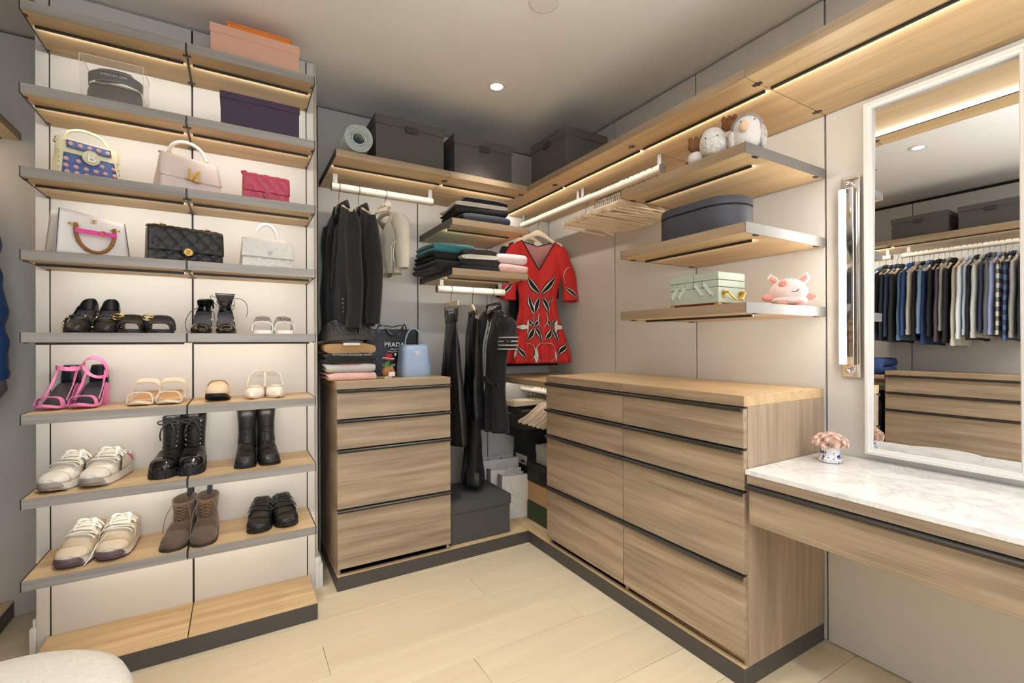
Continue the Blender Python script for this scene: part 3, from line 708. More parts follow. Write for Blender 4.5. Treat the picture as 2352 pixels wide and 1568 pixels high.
hd = M().tube([(0.058 * cos(PI * (1 + i / 18)), -0.060 - 0.003 * sin(PI * i / 18), 0.094 + 0.082 * sin(PI * (1 + i / 18)) * 0.95) for i in range(19)], 0.0062, 10, upv=(0, 1, 0)).build('bamboo_handle', BAMB, t)
for i in (0, 3, 6, 9, 12, 15, 18):
    a = PI * (1 + i / 18); p = Vector((0.058 * cos(a), -0.060, 0.094 + 0.078 * sin(a))); tg = Vector((-sin(a), 0, cos(a)))
    M().tube([p - tg * 0.0022, p + tg * 0.0022], 0.0076, 10).build('bamboo_node', BAMB, hd)
for s in (-1, 1):
    M().tube([(s * 0.058, -0.060, 0.094), (s * 0.058, -0.060, 0.118)], 0.0062, 10).build('bamboo_stem', BAMB, hd)
    M().tube([(s * 0.072, -0.056, 0.114), (s * 0.046, -0.062, 0.110)], 0.0026, 8).ball((s * 0.074, -0.056, 0.1145), 0.004).build('handle_pin', GOLD, t)
M().strap([(-0.062, -0.0695, 0.090), (-0.02, -0.0705, 0.089), (0.02, -0.0705, 0.089), (0.062, -0.0695, 0.090)], 0.016, 0.003, (0, 0, 1)).build('pink_strap', MAGENTA, t)
M().tube([(0.018 + 0.011 * cos(a), -0.0735, 0.089 + 0.010 * sin(a)) for a in [2 * PI * i / 18 for i in range(18)]], 0.0018, 6, loop=True).build('strap_buckle', GOLD, t)
k = M()
for q in (-1, 1): k.tube([(q * 0.004 + q * 0.0055 * -cos(math.radians(a)), -0.0465, 0.135 + 0.0058 * sin(math.radians(a))) for a in range(-150, 151, 20)], 0.0013, 6).tube([(q * -0.001, -0.0465, 0.133), (q * 0.003, -0.0465, 0.133)], 0.0012, 5)
k.build('monogram', GOLD, t)
# black quilted
t = thing('handbag', 'black quilted leather flap handbag with gold clasp', 'handbag', (-2.285, -0.610, 1.5695), 15)
quilt_bag(t, 0.262, 0.088, 0.140, BLKL, 0.096, 5.0, 3.0, 0.0065, wq=0.02)
M().strap([(0, -0.0595, 0.068), (0, -0.0580, 0.034)], 0.040, 0.004, (1, 0, 0)).build('clasp_tongue', BLKL, t)
M().tube([(0, -0.0625, 0.044), (0, -0.060, 0.044)], 0.015, 20).build('clasp_base', GOLD, t); mark_cc(t, 0, -0.0645, 0.044, 0.0125, GOLD)
for x in (-0.078, 0.078): chain(t, [(x - 0.012, -0.012, 0.148), (x - 0.004, -0.014, 0.155), (x + 0.004, -0.010, 0.153), (x + 0.012, -0.006, 0.150)], GOLD, 0.0026)
# white quilted top handle
t = thing('handbag', 'white quilted handbag with an arched top handle', 'handbag', (-1.982, -0.610, 1.5695), 9)
quilt_bag(t, 0.212, 0.088, 0.128, mat('ivory_quilt', S(238, 236, 232), 0.4, var=0.015, bump=0.05), 0.078, 5.0, 3.0, 0.0065, d1=0.05, wq=0.10)
M().tube([(lerp(-0.105, 0.105, i / 10), -0.0500, 0.0495) for i in range(11)], 0.0018, 6).build('flap_piping', mat('beige_piping', S(190, 176, 152), 0.5), t)
loop_handle(0.092, 0.082, 0.0068, WHTL, t, 0.124, 0.0, n=22, p=0.9)
mark_cc(t, 0.004, -0.050, 0.072, 0.010, SILVER)
# ------------------------------------------------------------------ shoes (toe towards local -y)
def surf(L, w, zb, zt, p=0.75, q=0.8):
    """point on an upper: t 0 heel..1 toe, s -1..1 across"""
    def fn(t, s, o=0.0):
        ph = PI / 2 * (1 - abs(s)); sg = 1 if s >= 0 else -1
        x = w(t) * max(cos(ph), 0) ** p; z = zb(t) + (zt(t) - zb(t)) * max(sin(ph), 0) ** q
        return Vector((sg * x * (1 + o / max(w(t), 0.01)), L * (0.5 - t), z + o * sin(ph)))
    return fn
def upper(parent, name, m, fn, vo, t0=0.0, t1=1.0, nt=26, ns=7, solid=0.0025):
    k = M()
    for sg in (-1, 1):
        k.grid(lambda a, b: tuple(fn(lerp(t0, t1, a), sg * lerp(1.0, vo(lerp(t0, t1, a)), b))), nt, ns)
    return k.build(name, m, parent, weld=True, solid=solid, sharp=60)
def outline(w, n=22, grow=1.0, t0=0.0, t1=1.0):
    ts = [lerp(t0, t1, i / n) for i in range(n + 1)]
    return ts
def slab(parent, name, m, L, w, ztop, zbot, grow=0.0, t0=0.0, t1=1.0, n=26, ext=0.0):
    """sole layer following the outline between zbot(t) and ztop(t)"""
    rings = []
    for i in range(n + 1):
        t = lerp(t0, t1, i / n); ww = max(w(t) + grow, 0.001); y = L * (0.5 - t) + (ext * (1 if t < .5 else -1) if i in (0, n) else 0)
        a, b = zbot(t), ztop(t)
        rings.append([(-ww, y, a), (-ww, y, b), (0, y, b), (ww, y, b), (ww, y, a), (0, y, a)])
    return M().loft(rings).build(name, m, parent, sharp=50)
def wfoot(wmax, wheel=None, toe=0.55, point=0.5):
    wheel = wheel or wmax * 0.74
    def f(t):
        if t < 0.16: return wheel * math.sqrt(max(0.0, 1 - (1 - t / 0.16) ** 2)) if t < 0.16 else wheel
        if t < 0.66: return lerp(wheel, wmax, smooth((t - 0.16) / 0.5))
        u = (t - 0.66) / 0.34
        return wmax * max(0.0, 1 - u ** (2.4 * toe / 0.55)) ** point
    return f
def laces(parent, fn, ts, span, r, m, bow=True, name='laces', flat=0.5, o=0.003, ns=6):
    k = M()
    for i, t in enumerate(ts):
        s1 = span if not callable(span) else span(t)
        sl = 0.018 * (1 if i % 2 else -1)
        k.tube([fn(t + sl * u / s1, u, o + r * 0.4) for u in [lerp(-s1, s1, j / ns) for j in range(ns + 1)]], r, 6, flat=flat)
    if bow:
        t = ts[0]; c = fn(t, 0, o + r)
        for sg in (-1, 1):
            k.tube([c + Vector((sg * 0.030 * sin(PI * i / 8), -0.012 * sin(PI * i / 8) ** 2 - 0.01 * i / 8, 0.008 * sin(2 * PI * i / 8) - 0.004 * i / 8)) for i in range(9)], r, 6, flat=flat)
            k.tube([c, c + Vector((sg * 0.018, -0.014, 0.004)), c + Vector((sg * 0.030, -0.032, -0.012)), c + Vector((sg * 0.026, -0.048, -0.026))], r * 0.9, 6, flat=flat)
    return k.build(name, m, parent)
def block_heel(parent, m, y, zt, w0, d0, w1, d1, lean=0.0, r=0.006):
    return M().loft([rr(w1, d1, r, 0.0, cy=y + lean), rr(lerp(w1, w0, .4), lerp(d1, d0, .4), r, zt * 0.4, cy=y + lean * 0.6), rr(lerp(w1, w0, .8), lerp(d1, d0, .8), r, zt * 0.8, cy=y + lean * .1), rr(w0, d0, r, zt, cy=y)]).build('heel', m, parent)
TS = 'shoes on the shelf unit'
def heel_zb(h, ball=0.004, a=0.22, b=0.70):
    return lambda t: h + 0.0 if t < a else lerp(h, ball, smooth((t - a) / (b - a))) if t < b else ball + 0.010 * max(0, (t - 0.85) / 0.15) ** 2
# --- pair builders; each returns the root and is copied with obj.copy for the second shoe (mirrored where needed)
def pump():
    t = thing('pump', 'black chain-trimmed pump at the open end of its shelf, away from the mules', 'shoe', (-2.612, -0.600, 1.2815), -5, TS)
    L = 0.20; w = wfoot(0.039, 0.029, point=0.55); zb = heel_zb(0.086, 0.004, 0.2, 0.74); zt = lambda x: curve([(0, 0.146), (0.10, 0.143), (0.25, 0.120), (0.45, 0.088), (0.62, 0.058), (0.75, 0.046), (0.9, 0.038), (1, 0.016)], x)
    fn = surf(L, w, zb, zt); vo = lambda x: (lerp(0.25, 0.62, smooth(x / 0.22))) * (1 - smooth((x - 0.54) / 0.16)) if x < 0.70 else 0.0
    upper(t, 'upper', BLKL, fn, vo, nt=34); slab(t, 'sole', BLKIN, L, w, lambda x: zb(x) + 0.002, lambda x: zb(x) - 0.003)
    slab(t, 'insole', BLKIN, L, lambda x: w(x) * 0.88, lambda x: zb(x) + 0.006, lambda x: zb(x) + 0.003, t0=0.04, t1=0.9)
    block_heel(t, BLKL, 0.072, 0.080, 0.046, 0.046, 0.034, 0.030, 0.006)
    M().strap([fn(0.66, s, 0.003) + Vector((0, 0, 0.012 * (1 - s * s))) for s in [lerp(-1, 1, i / 12) for i in range(13)]], 0.010, 0.003, (0, 1, 0)).build('strap', BLKL, t)
    k = M(); kk = M()
    for i in range(17):
        s = lerp(-1.0, 1.0, i / 16); c = fn(0.68, s, 0.005) + Vector((0, -0.004, 0.010 * (1 - s * s)))
        (kk if i < 3 or i % 5 == 0 else k).ball(c, 0.0044, n=7, m=5)
    k.build('chain', BLKP, t); kk.build('gold_link', GOLD, t, 'gold coloured chain links')
    return t
p_ = pump(); copy_thing(p_, (-2.535, -0.600, 1.2815), 3, 'black chain-trimmed pump standing beside the buckled mules')
def mule():
    t = thing('mule', 'black peep-toe mule with gold ring buckle, beside the pumps', 'shoe', (-2.457, -0.590, 1.2815), -2, TS)
    L = 0.21; w = wfoot(0.043, 0.032, toe=0.8, point=0.42); zb = lambda x: 0.012; zt = lambda x: curve([(0, 0.02), (0.35, 0.066), (0.6, 0.068), (0.85, 0.046), (1, 0.034)], x)
    fn = surf(L, w, zb, zt, 0.55, 0.7)
    slab(t, 'sole', RUB, L, w, lambda x: 0.012, lambda x: 0.0, 0.002)
    slab(t, 'insole', BLKIN, L, lambda x: w(x) * 0.94, lambda x: 0.016, lambda x: 0.0125, t0=0.03, t1=0.97)
    upper(t, 'upper', BLKL, fn, lambda x: 0.0, 0.36, 0.93, 16, 8, 0.004)
    for a in (0.50, 0.66): M().tube([fn(a, lerp(-1, 1, i / 14), 0.003) for i in range(15)], 0.0024, 6).build('fold', BLKL, t)
    M().strap([fn(0.60, lerp(-1, 1, i / 14), 0.005) for i in range(15)], 0.020, 0.004, (0, 1, 0)).build('strap', BLKL, t)
    c = fn(0.70, -0.40, 0.012)
    M().tube([c + Vector((0.018 * cos(a), -0.004 * sin(a), 0.011 * sin(a))) for a in [2 * PI * i / 18 for i in range(18)]], 0.0032, 8, loop=True).tube([c + Vector((0.002, -0.002, 0)), c + Vector((0.016, -0.002, 0.001))], 0.0028, 6).build('buckle', GOLD, t)
    return t
p_ = mule(); copy_thing(p_, (-2.367, -0.590, 1.2815), 2, 'black peep-toe mule with gold ring buckle, beside the shelf joint')
def lace_heel():
    t = thing('strappy_heel', 'black patent lace-up heel with its back folded low', 'shoe', (-2.225, -0.605, 1.2815), -3, TS)
    L = 0.20; w = wfoot(0.038, 0.026, point=0.55); zb = heel_zb(0.092); zt = lambda x: curve([(0, 0.150), (0.3, 0.12), (0.6, 0.05), (0.8, 0.040), (1, 0.014)], x)
    fn = surf(L, w, zb, zt)
    upper(t, 'toe_cap', BLKP, fn, lambda x: 0.0, 0.74, 1.0, 12, 8); upper(t, 'heel_counter', BLKP, surf(L, w, zb, lambda x: curve([(0, 0.160), (0.1, 0.155), (0.3, 0.11)], x), 0.9, 0.9), lambda x: 0.25 + 0.3 * x / 0.28, 0.0, 0.28, 14, 7)
    slab(t, 'sole', BLKP, L, w, lambda x: zb(x) + 0.004, lambda x: zb(x) - 0.003); block_heel(t, BLKP, 0.074, 0.092, 0.044, 0.044, 0.020, 0.020, 0.006)
    s_ = slab(t, 'insole', BLKIN, L, lambda x: w(x) * 0.9, lambda x: zb(x) + 0.007, lambda x: zb(x) + 0.0045, t0=0.04, t1=0.9)
    tx = text_mesh('insole_print', 'GUCCI', 0.013, GOLD, s_, (0.008, -0.018, 0.032), (math.radians(38), 0, math.radians(90)), 0.0002)
    return t, fn
p_, fn_ = lace_heel()
q_ = copy_thing(p_, (-2.140, -0.605, 1.2815), 3, 'black patent lace-up heel with raised ankle cuff, beside the clear slides')
def cords(t, paths, r=0.0013):
    k = M()
    for p in paths: k.tube(p, r, 5)
    return k.build('ankle_cord', BLKL, t)
M().grid(lambda u, v: (0.030 * cos(lerp(-0.5, PI + 0.2, u)) + 0.006, 0.072 + 0.024 * sin(lerp(-0.5, PI + 0.2, u)) - 0.02 * v, 0.125 + 0.030 * v * (0.6 + 0.4 * sin(PI * u)) - 0.05 * max(0, 0.3 - u)), 16, 5).build('ankle_cuff', BLKP, p_, solid=0.003)
M().grid(lambda u, v: (0.036 * cos(lerp(-0.2, PI + 0.2, u)) * (0.55 + 0.5 * v), 0.078 + 0.020 * sin(lerp(0, PI, u)) * (1 - v), 0.118 + 0.064 * v), 16, 6).build('ankle_cuff', BLKP, q_, solid=0.003)
def bez(a, b, c, d, n=14):
    a, b, c, d = map(Vector, (a, b, c, d))
    return [a * (1 - s) ** 3 + b * 3 * s * (1 - s) ** 2 + c * 3 * s * s * (1 - s) + d * s ** 3 for s in [i / n for i in range(n + 1)]]
cords(p_, [bez((0.0, 0.03, 0.11), (-0.05, -0.02, 0.12), (-0.07, -0.05, 0.03), (-0.038, -0.085, 0.003)), bez((0.03, 0.05, 0.10), (0.01, -0.02, 0.07), (-0.02, -0.02, 0.09), (-0.032, 0.02, 0.075)), bez((0.03, 0.03, 0.10), (0.05, 0.0, 0.09), (0.04, -0.03, 0.08), (0.048, -0.03, 0.06))])
cords(q_, [bez((-0.035, 0.06, 0.16), (-0.09, 0.0, 0.19), (-0.03, -0.02, 0.09), (0.02, 0.0, 0.10)), bez((0.034, 0.05, 0.16), (0.09, -0.01, 0.16), (0.085, -0.02, 0.10), (0.075, -0.03, 0.075)), bez((-0.03, 0.05, 0.15), (0.0, -0.02, 0.06), (0.04, -0.02, 0.10), (0.034, 0.04, 0.15)), bez((-0.03, 0.03, 0.15), (-0.05, -0.02, 0.12), (0.02, -0.02, 0.10), (0.03, 0.02, 0.13))])
def clear_slide():
    t = thing('slide_sandal', 'white slide with a clear band, beside the black patent heels', 'shoe', (-1.998, -0.580, 1.2815), -2, TS)
    L = 0.20; w = wfoot(0.040, 0.031, toe=0.8, point=0.45)
    slab(t, 'sole', WHTL, L, w, lambda x: 0.016, lambda x: 0.0)
    fn = surf(L, w, lambda x: 0.014, lambda x: curve([(0.3, 0.086), (0.5, 0.082), (0.85, 0.050)], x), 0.5, 0.75)
    upper(t, 'clear_band', clear_mat('clear_vinyl', S(236, 236, 240), 0.30, 0.12), fn, lambda x: 0.0, 0.40, 0.78, 10, 10, 0.0025)
    for a in (0.40, 0.78): M().tube([fn(a, lerp(-1, 1, i / 14), 0.001) for i in range(15)], 0.0026, 6).build('band_trim', WHTL, t)
    tx = text_mesh('lettering', 'PRADA', 0.0165, BLKL, t, (0, -0.040, 0.069), (math.radians(66), 0, 0), 0.0004, bold=0.0002, spacing=1.1)
    M().tube([(lerp(-0.012, 0.012, i / 8), -0.048, 0.058 - 0.003 * sin(PI * i / 8)) for i in range(9)], 0.0012, 5).ball((0, -0.051, 0.052), 0.0026, n=8, m=5).build('crest', BLKL, t)
    return t
p_ = clear_slide(); copy_thing(p_, (-1.914, -0.580, 1.2815), 3, 'white slide with a clear band at the shelf end')
def pink_sandal():
    t = thing('heeled_sandal', 'pink heeled sandal with its ankle strap closed, at the shelf end', 'shoe', (-2.684, -0.565, 0.9955), -14, TS)
    L = 0.205; w = wfoot(0.042, 0.028, toe=0.75, point=0.5); zb = heel_zb(0.086, 0.012)
    slab(t, 'sole', PINKS, L, w, lambda x: zb(x) + 0.004, lambda x: zb(x) - 0.006)
    slab(t, 'insole', BLKIN, L, lambda x: w(x) * 0.92, lambda x: zb(x) + 0.0065, lambda x: zb(x) + 0.0045, t0=0.03, t1=0.97)
    block_heel(t, PINKS, 0.076, 0.082, 0.050, 0.048, 0.046, 0.034, 0.004)
    fn = surf(L, w, lambda x: zb(x), lambda x: zb(x) + 0.036, 0.5, 0.8)
    M().strap([fn(0.80, lerp(-1, 1, i / 14), 0.0) for i in range(15)], 0.021, 0.0035, (0, 1, 0)).build('toe_strap', PINKS, t)
    fh = surf(L, w, zb, lambda x: zb(x) + 0.105, 0.5, 0.8)
    upper(t, 'heel_counter', BLKIN, surf(L, w, zb, lambda x: zb(x) + 0.085, 0.6, 0.8), lambda x: 0.35, 0.0, 0.20, 10, 6)
    for s in (-1, 1): M().strap([(s * 0.030, 0.045, 0.140), (s * 0.034, 0.012, 0.085), (s * 0.037, -0.018, 0.050), (s * 0.038, -0.035, 0.030)], 0.009, 0.003, (0, 0.6, 1)).build('side_strap', PINKS, t)
    return t, L
p_, _ = pink_sandal()
q_ = copy_thing(p_, (-2.592, -0.575, 0.9955), -10, 'pink heeled sandal with its ankle strap hanging open')
M().strap([(0.036 * cos(a), 0.055 + 0.042 * sin(a), 0.150 + 0.004 * sin(2 * a)) for a in [2 * PI * i / 22 for i in range(22)]], 0.016, 0.003, (0, 0, 1), loop=True).build('ankle_strap', PINKS, p_)
M().strap(bez((0.030, 0.06, 0.118), (0.055, 0.0, 0.21), (-0.030, 0.02, 0.20), (-0.044, 0.05, 0.165)), 0.020, 0.003, (0, 0.8, 0.5)).strap(bez((0.030, 0.06, 0.118), (0.02, -0.02, 0.10), (-0.02, 0.0, 0.13), (-0.044, 0.05, 0.165)), 0.012, 0.003, (0, 0.6, 0.7)).build('ankle_strap', PINKS, q_)
def nude_sandal():
    t = thing('heeled_sandal', 'ivory two-strap sandal beside the pink sandals', 'shoe', (-2.422, -0.580, 0.9955), -8, TS)
    L = 0.20; w = wfoot(0.043, 0.030, toe=0.75, point=0.5); zb = heel_zb(0.040, 0.010)
    slab(t, 'sole', NUDE, L, w, lambda x: zb(x) + 0.003, lambda x: zb(x) - 0.007)
    slab(t, 'insole', TANIN, L, lambda x: w(x) * 0.92, lambda x: zb(x) + 0.0055, lambda x: zb(x) + 0.0035, t0=0.03, t1=0.97)
    block_heel(t, NUDE, 0.074, 0.036, 0.050, 0.046, 0.046, 0.036)
    fn = surf(L, w, lambda x: zb(x), lambda x: zb(x) + lerp(0.055, 0.038, x), 0.5, 0.8)
    M().strap([fn(0.80, lerp(-1, 1, i / 14), 0.0) for i in range(15)], 0.014, 0.0035, (0, 1, 0)).build('toe_strap', NUDE, t)
    M().strap([fn(0.38, lerp(-1, 1, i / 14), 0.012) for i in range(15)], 0.022, 0.0035, (0, 0.7, 0.7)).build('instep_strap', NUDE, t)
    for s in (-1, 1): M().strap([fn(0.40, s * 0.85, 0.008), fn(0.6, s * 0.95, 0.004), fn(0.8, s * 0.9, 0.002)], 0.007, 0.003, (0.2 * s, 0.3, 1)).build('side_strap', NUDE, t)
    return t
p_ = nude_sandal(); copy_thing(p_, (-2.333, -0.590, 0.9955), -4, 'ivory two-strap sandal beside the shelf joint')
def loafer():
    t = thing('loafer', 'single beige slip-on loafer with a lifted dark sole', 'shoe', (-2.165, -0.580, 0.9955), -8, TS)
    L = 0.21; w = wfoot(0.042, 0.030, toe=0.7, point=0.5); zb = lambda x: 0.014 + 0.022 * smooth((x - 0.6) / 0.4); zt = lambda x: curve([(0, 0.055), (0.3, 0.070), (0.55, 0.088), (0.8, 0.070), (1, 0.050)], x)
    fn = surf(L, w, zb, zt, 0.6, 0.75)
    upper(t, 'upper', BEIGL, fn, lambda x: 0.5 * (1 - smooth((x - 0.36) / 0.16)) if x < 0.52 else 0.0)
    slab(t, 'insole', TANIN, L, lambda x: w(x) * 0.9, lambda x: zb(x) + 0.005, lambda x: zb(x) + 0.001, t0=0.05, t1=0.9)
    slab(t, 'sole', RUB, L, w, lambda x: zb(x), lambda x: zb(x) - 0.012 if x > 0.3 else 0.0, 0.0015)
    M().strap([fn(0.62, lerp(-1, 1, i / 14), 0.003) for i in range(15)], 0.016, 0.0025, (0, 1, 0)).build('saddle_strap', BEIGL, t)
    return t
loafer()
def slingback():
    t = thing('slingback', 'off-white pointed slingback shoe beside the beige loafer', 'shoe', (-2.026, -0.570, 0.9955), -12, TS)
    L = 0.215; w = wfoot(0.039, 0.026, toe=0.32, point=0.95); zb = heel_zb(0.042, 0.006); zt = lambda x: curve([(0.3, 0.07), (0.5, 0.062), (0.7, 0.046), (0.9, 0.034), (1, 0.012)], x)
    fn = surf(L, w, zb, zt, 0.7, 0.8)
    upper(t, 'upper', OFFW, fn, lambda x: 0.72 * (1 - smooth((x - 0.5) / 0.18)) if x < 0.68 else 0.0, 0.34, 1.0)
    slab(t, 'sole', OFFW, L, w, lambda x: zb(x) + 0.002, lambda x: zb(x) - 0.004); slab(t, 'insole', mat('cream_insole', S(214, 200, 180), 0.6, var=0.04), L, lambda x: w(x) * 0.9, lambda x: zb(x) + 0.005, lambda x: zb(x) + 0.002, t0=0.04, t1=0.9)
    block_heel(t, OFFW, 0.080, 0.040, 0.040, 0.040, 0.026, 0.024, 0.004)
    M().tube([(0.036, -0.005, 0.048), (0.034, 0.05, 0.095), (0.022, 0.095, 0.110), (0, 0.108, 0.112), (-0.022, 0.095, 0.110), (-0.034, 0.05, 0.095), (-0.036, -0.005, 0.048)], 0.0032, 6).build('heel_strap', OFFW, t)
    M().prism([(-0.022, 0.0), (0.0, -0.007), (0.022, 0.0), (0.022, 0.006), (-0.022, 0.006)], -0.002, 0.002, mx=Matrix.Translation((0, -0.040, 0.052)) @ Matrix.Rotation(-0.9, 4, 'X')).build('bow', OFFW, t)
    return t
p_ = slingback(); copy_thing(p_, (-1.950, -0.570, 0.9955), 6, 'off-white pointed slingback shoe at the shelf end')
def sneaker(label, loc, rz, mu, ms, mtoe, L=0.27, Wm=0.050, hz=0.105, accents=None, chunky=0.030, tongue=None, lacem=LACEW, lr=0.0040, name='sneaker'):
    t = thing(name, label, 'shoe', loc, rz, TS)
    w = wfoot(Wm, Wm * 0.78, toe=0.7, point=0.5)
    zs = lambda x: chunky * (1.0 if x > 0.3 else 1.15) + 0.006 * smooth((x - 0.85) / 0.15)
    zt = lambda x: curve([(0, hz), (0.22, hz * 0.88), (0.40, hz), (0.62, hz * 0.78), (0.84, chunky + 0.030), (1, chunky + 0.012)], x)
    fn = surf(L, w, lambda x: zs(x) - 0.003, zt, 0.55, 0.75)
    upper(t, 'upper', mu, fn, lambda x: 0.44 * (1 - smooth((x - 0.30) / 0.12)) if x < 0.42 else 0.0, nt=30, ns=8, solid=0.004)
    zl = lambda x: 0.012 * smooth((x - 0.80) / 0.2)
    slab(t, 'midsole', ms, L, w, zs, lambda x: zl(x) + 0.006, 0.003, ext=0.003)
    slab(t, 'outsole', mtoe, L, w, lambda x: zl(x) + 0.0068, lambda x: zl(x), 0.0035, t0=0.04, t1=0.99, ext=0.004)
    if mtoe is not RUB:
        k = M()
        bt = lambda u: lerp(0.90, 0.998, smooth(1 - abs(2 * u - 1)))
        k.grid(lambda u, v: ((1 if u > 0.5 else -1) * (w(bt(u)) + 0.0045) * (1.0 if abs(u - 0.5) > 0.04 else abs(u - 0.5) / 0.04), L * (0.5 - bt(u)) - 0.001 - 0.004 * max(0, 1 - abs(u - 0.5) / 0.12), lerp(zl(1.0) + 0.005, zl(1.0) + 0.008 + 0.020 * smooth((1 - abs(2 * u - 1)) * 1.6), v)), 24, 3)
        k.build('toe_bumper', mtoe, t, solid=0.003)
    slab(t, 'insole', mu, L, lambda x: w(x) * 0.8, lambda x: chunky + 0.012, lambda x: chunky + 0.002, t0=0.06, t1=0.6)
    M().grid(lambda u, v: tuple(fn(lerp(0.30, 0.66, v), lerp(-0.36, 0.36, u), 0.003) + Vector((0, 0.0, 0.016 * (1 - v) ** 2))), 8, 8).build('tongue', tongue or mu, t, solid=0.004)
    for sg in (-1, 1):
        M().grid(lambda u, v: tuple(fn(lerp(0.33, 0.70, v), sg * lerp(0.40, 0.62, u), 0.0035)), 3, 10).build('eyestay', mu, t, solid=0.003)
    laces(t, fn, [0.37, 0.43, 0.49, 0.55, 0.61, 0.66], 0.52, lr * 1.15, lacem, o=0.010)
    if accents:
        for m_, ta, tb, sa, sb in accents:
            M().strap([fn(lerp(ta, tb, i / 8), lerp(sa, sb, i / 8), 0.004) for i in range(9)], 0.005, 0.002, (0.0, 0.5, 1)).build('side_stripe', m_, t)
    M().grid(lambda u, v: tuple(fn(lerp(0.80, 0.985, v), lerp(-0.98, 0.98, u), 0.003)), 14, 6).build('toe_guard', mu, t, solid=0.0025)
    return t
ac = [(mat('pine_green', S(70, 110, 90), 0.6), .60, .46, .95, .42, ), (mat('tan_trim', S(196, 150, 96), 0.6), .64, .50, .95, .45), (mat('coral_red', S(206, 74, 80), 0.6), .22, .10, .4, .9), (mat('navy_trim', S(58, 62, 90), 0.6), .56, .42, .95, .40), (SILVER, .64, .50, -.95, -.5)]
p_ = sneaker('white chunky running sneaker at the shelf end', (-2.648, -0.580, 0.7025), -20, SNKW, SNKW, SOLEG, 0.255, 0.046, 0.104, ac, 0.032)
copy_thing(p_, (-2.540, -0.580, 0.7025), -16, 'white chunky running sneaker beside the black lace-up boots')
p_ = sneaker('sand beige running sneaker at the shelf end', (-2.612, -0.575, 0.4185), -12, SNKB, SNKW, SOLEP, 0.265, 0.050, 0.112, [(SNKW, .62, .44, .95, .5), (SNKW, .62, .44, -.95, -.5), (SNKW, .30, .12, .5, .9)], 0.032, SNKW)
q_ = copy_thing(p_, (-2.505, -0.570, 0.4185), -6, 'sand beige running sneaker beside the brown suede boots')
M().tube([(-0.02, -0.06, 0.088), (-0.045, -0.09, 0.060), (-0.058, -0.115, 0.02), (-0.070, -0.135, 0.003)], 0.0032, 6, flat=0.5).build('loose_lace', LACEW, q_)
p_ = sneaker('flat black leather sneaker beside the brown suede boots', (-2.005, -0.575, 0.4185), -9, BLKL, RUB, RUB, 0.26, 0.047, 0.096, None, 0.020, None, mat('soft_black_laces', S(58, 58, 60), 0.8), 0.0030)
copy_thing(p_, (-1.915, -0.565, 0.4185), 6, 'flat black leather sneaker at the shelf end')
def shaft(parent, m, rings, name='shaft', n=18):
    """rings: (cy, z, rx, ry)"""
    return M().loft([[(rx * cos(2 * PI * k / n), cy + ry * sin(2 * PI * k / n), z + 0.010 * zt * cos(2 * PI * k / n - PI / 2)) for k in range(n)] for cy, z, rx, ry, zt in rings], cap=(False, False)).build(name, m, parent, solid=0.003)
def boot_foot(t, mu, msole, L, Wm, zts, sole_h, toe=0.7, point=0.5, cap=None, lug=False):
    w = wfoot(Wm, Wm * 0.8, toe=toe, point=point); zb = lambda x: sole_h
    fn = surf(L, w, lambda x: sole_h - 0.002, lambda x: curve(zts, x), 0.6, 0.75)
    upper(t, 'upper', mu, fn, lambda x: 0.30 * (1 - smooth((x - 0.26) / 0.16)) if x < 0.42 else 0.0, solid=0.003)
    slab(t, 'sole', msole, L, w, lambda x: sole_h, lambda x: 0.0 if (x < 0.36 or x > 0.42) else 0.006, 0.004, ext=0.003)
    if cap: M().grid(lambda u, v: tuple(fn(lerp(0.80, 0.995, v), lerp(-1, 1, u), 0.002)), 16, 8).build('toe_cap', cap, t, solid=0.002)
    if lug:
        for i in range(9):
            x = lerp(0.40, 0.97, i / 8)
            for s in (-1, 1): M().box(s * (w(x) + 0.001) - 0.003, s * (w(x) + 0.001) + 0.003, L * (0.5 - x) - 0.006, L * (0.5 - x) + 0.004, 0.0, sole_h * 0.55).build('lug', msole, t)
    return fn
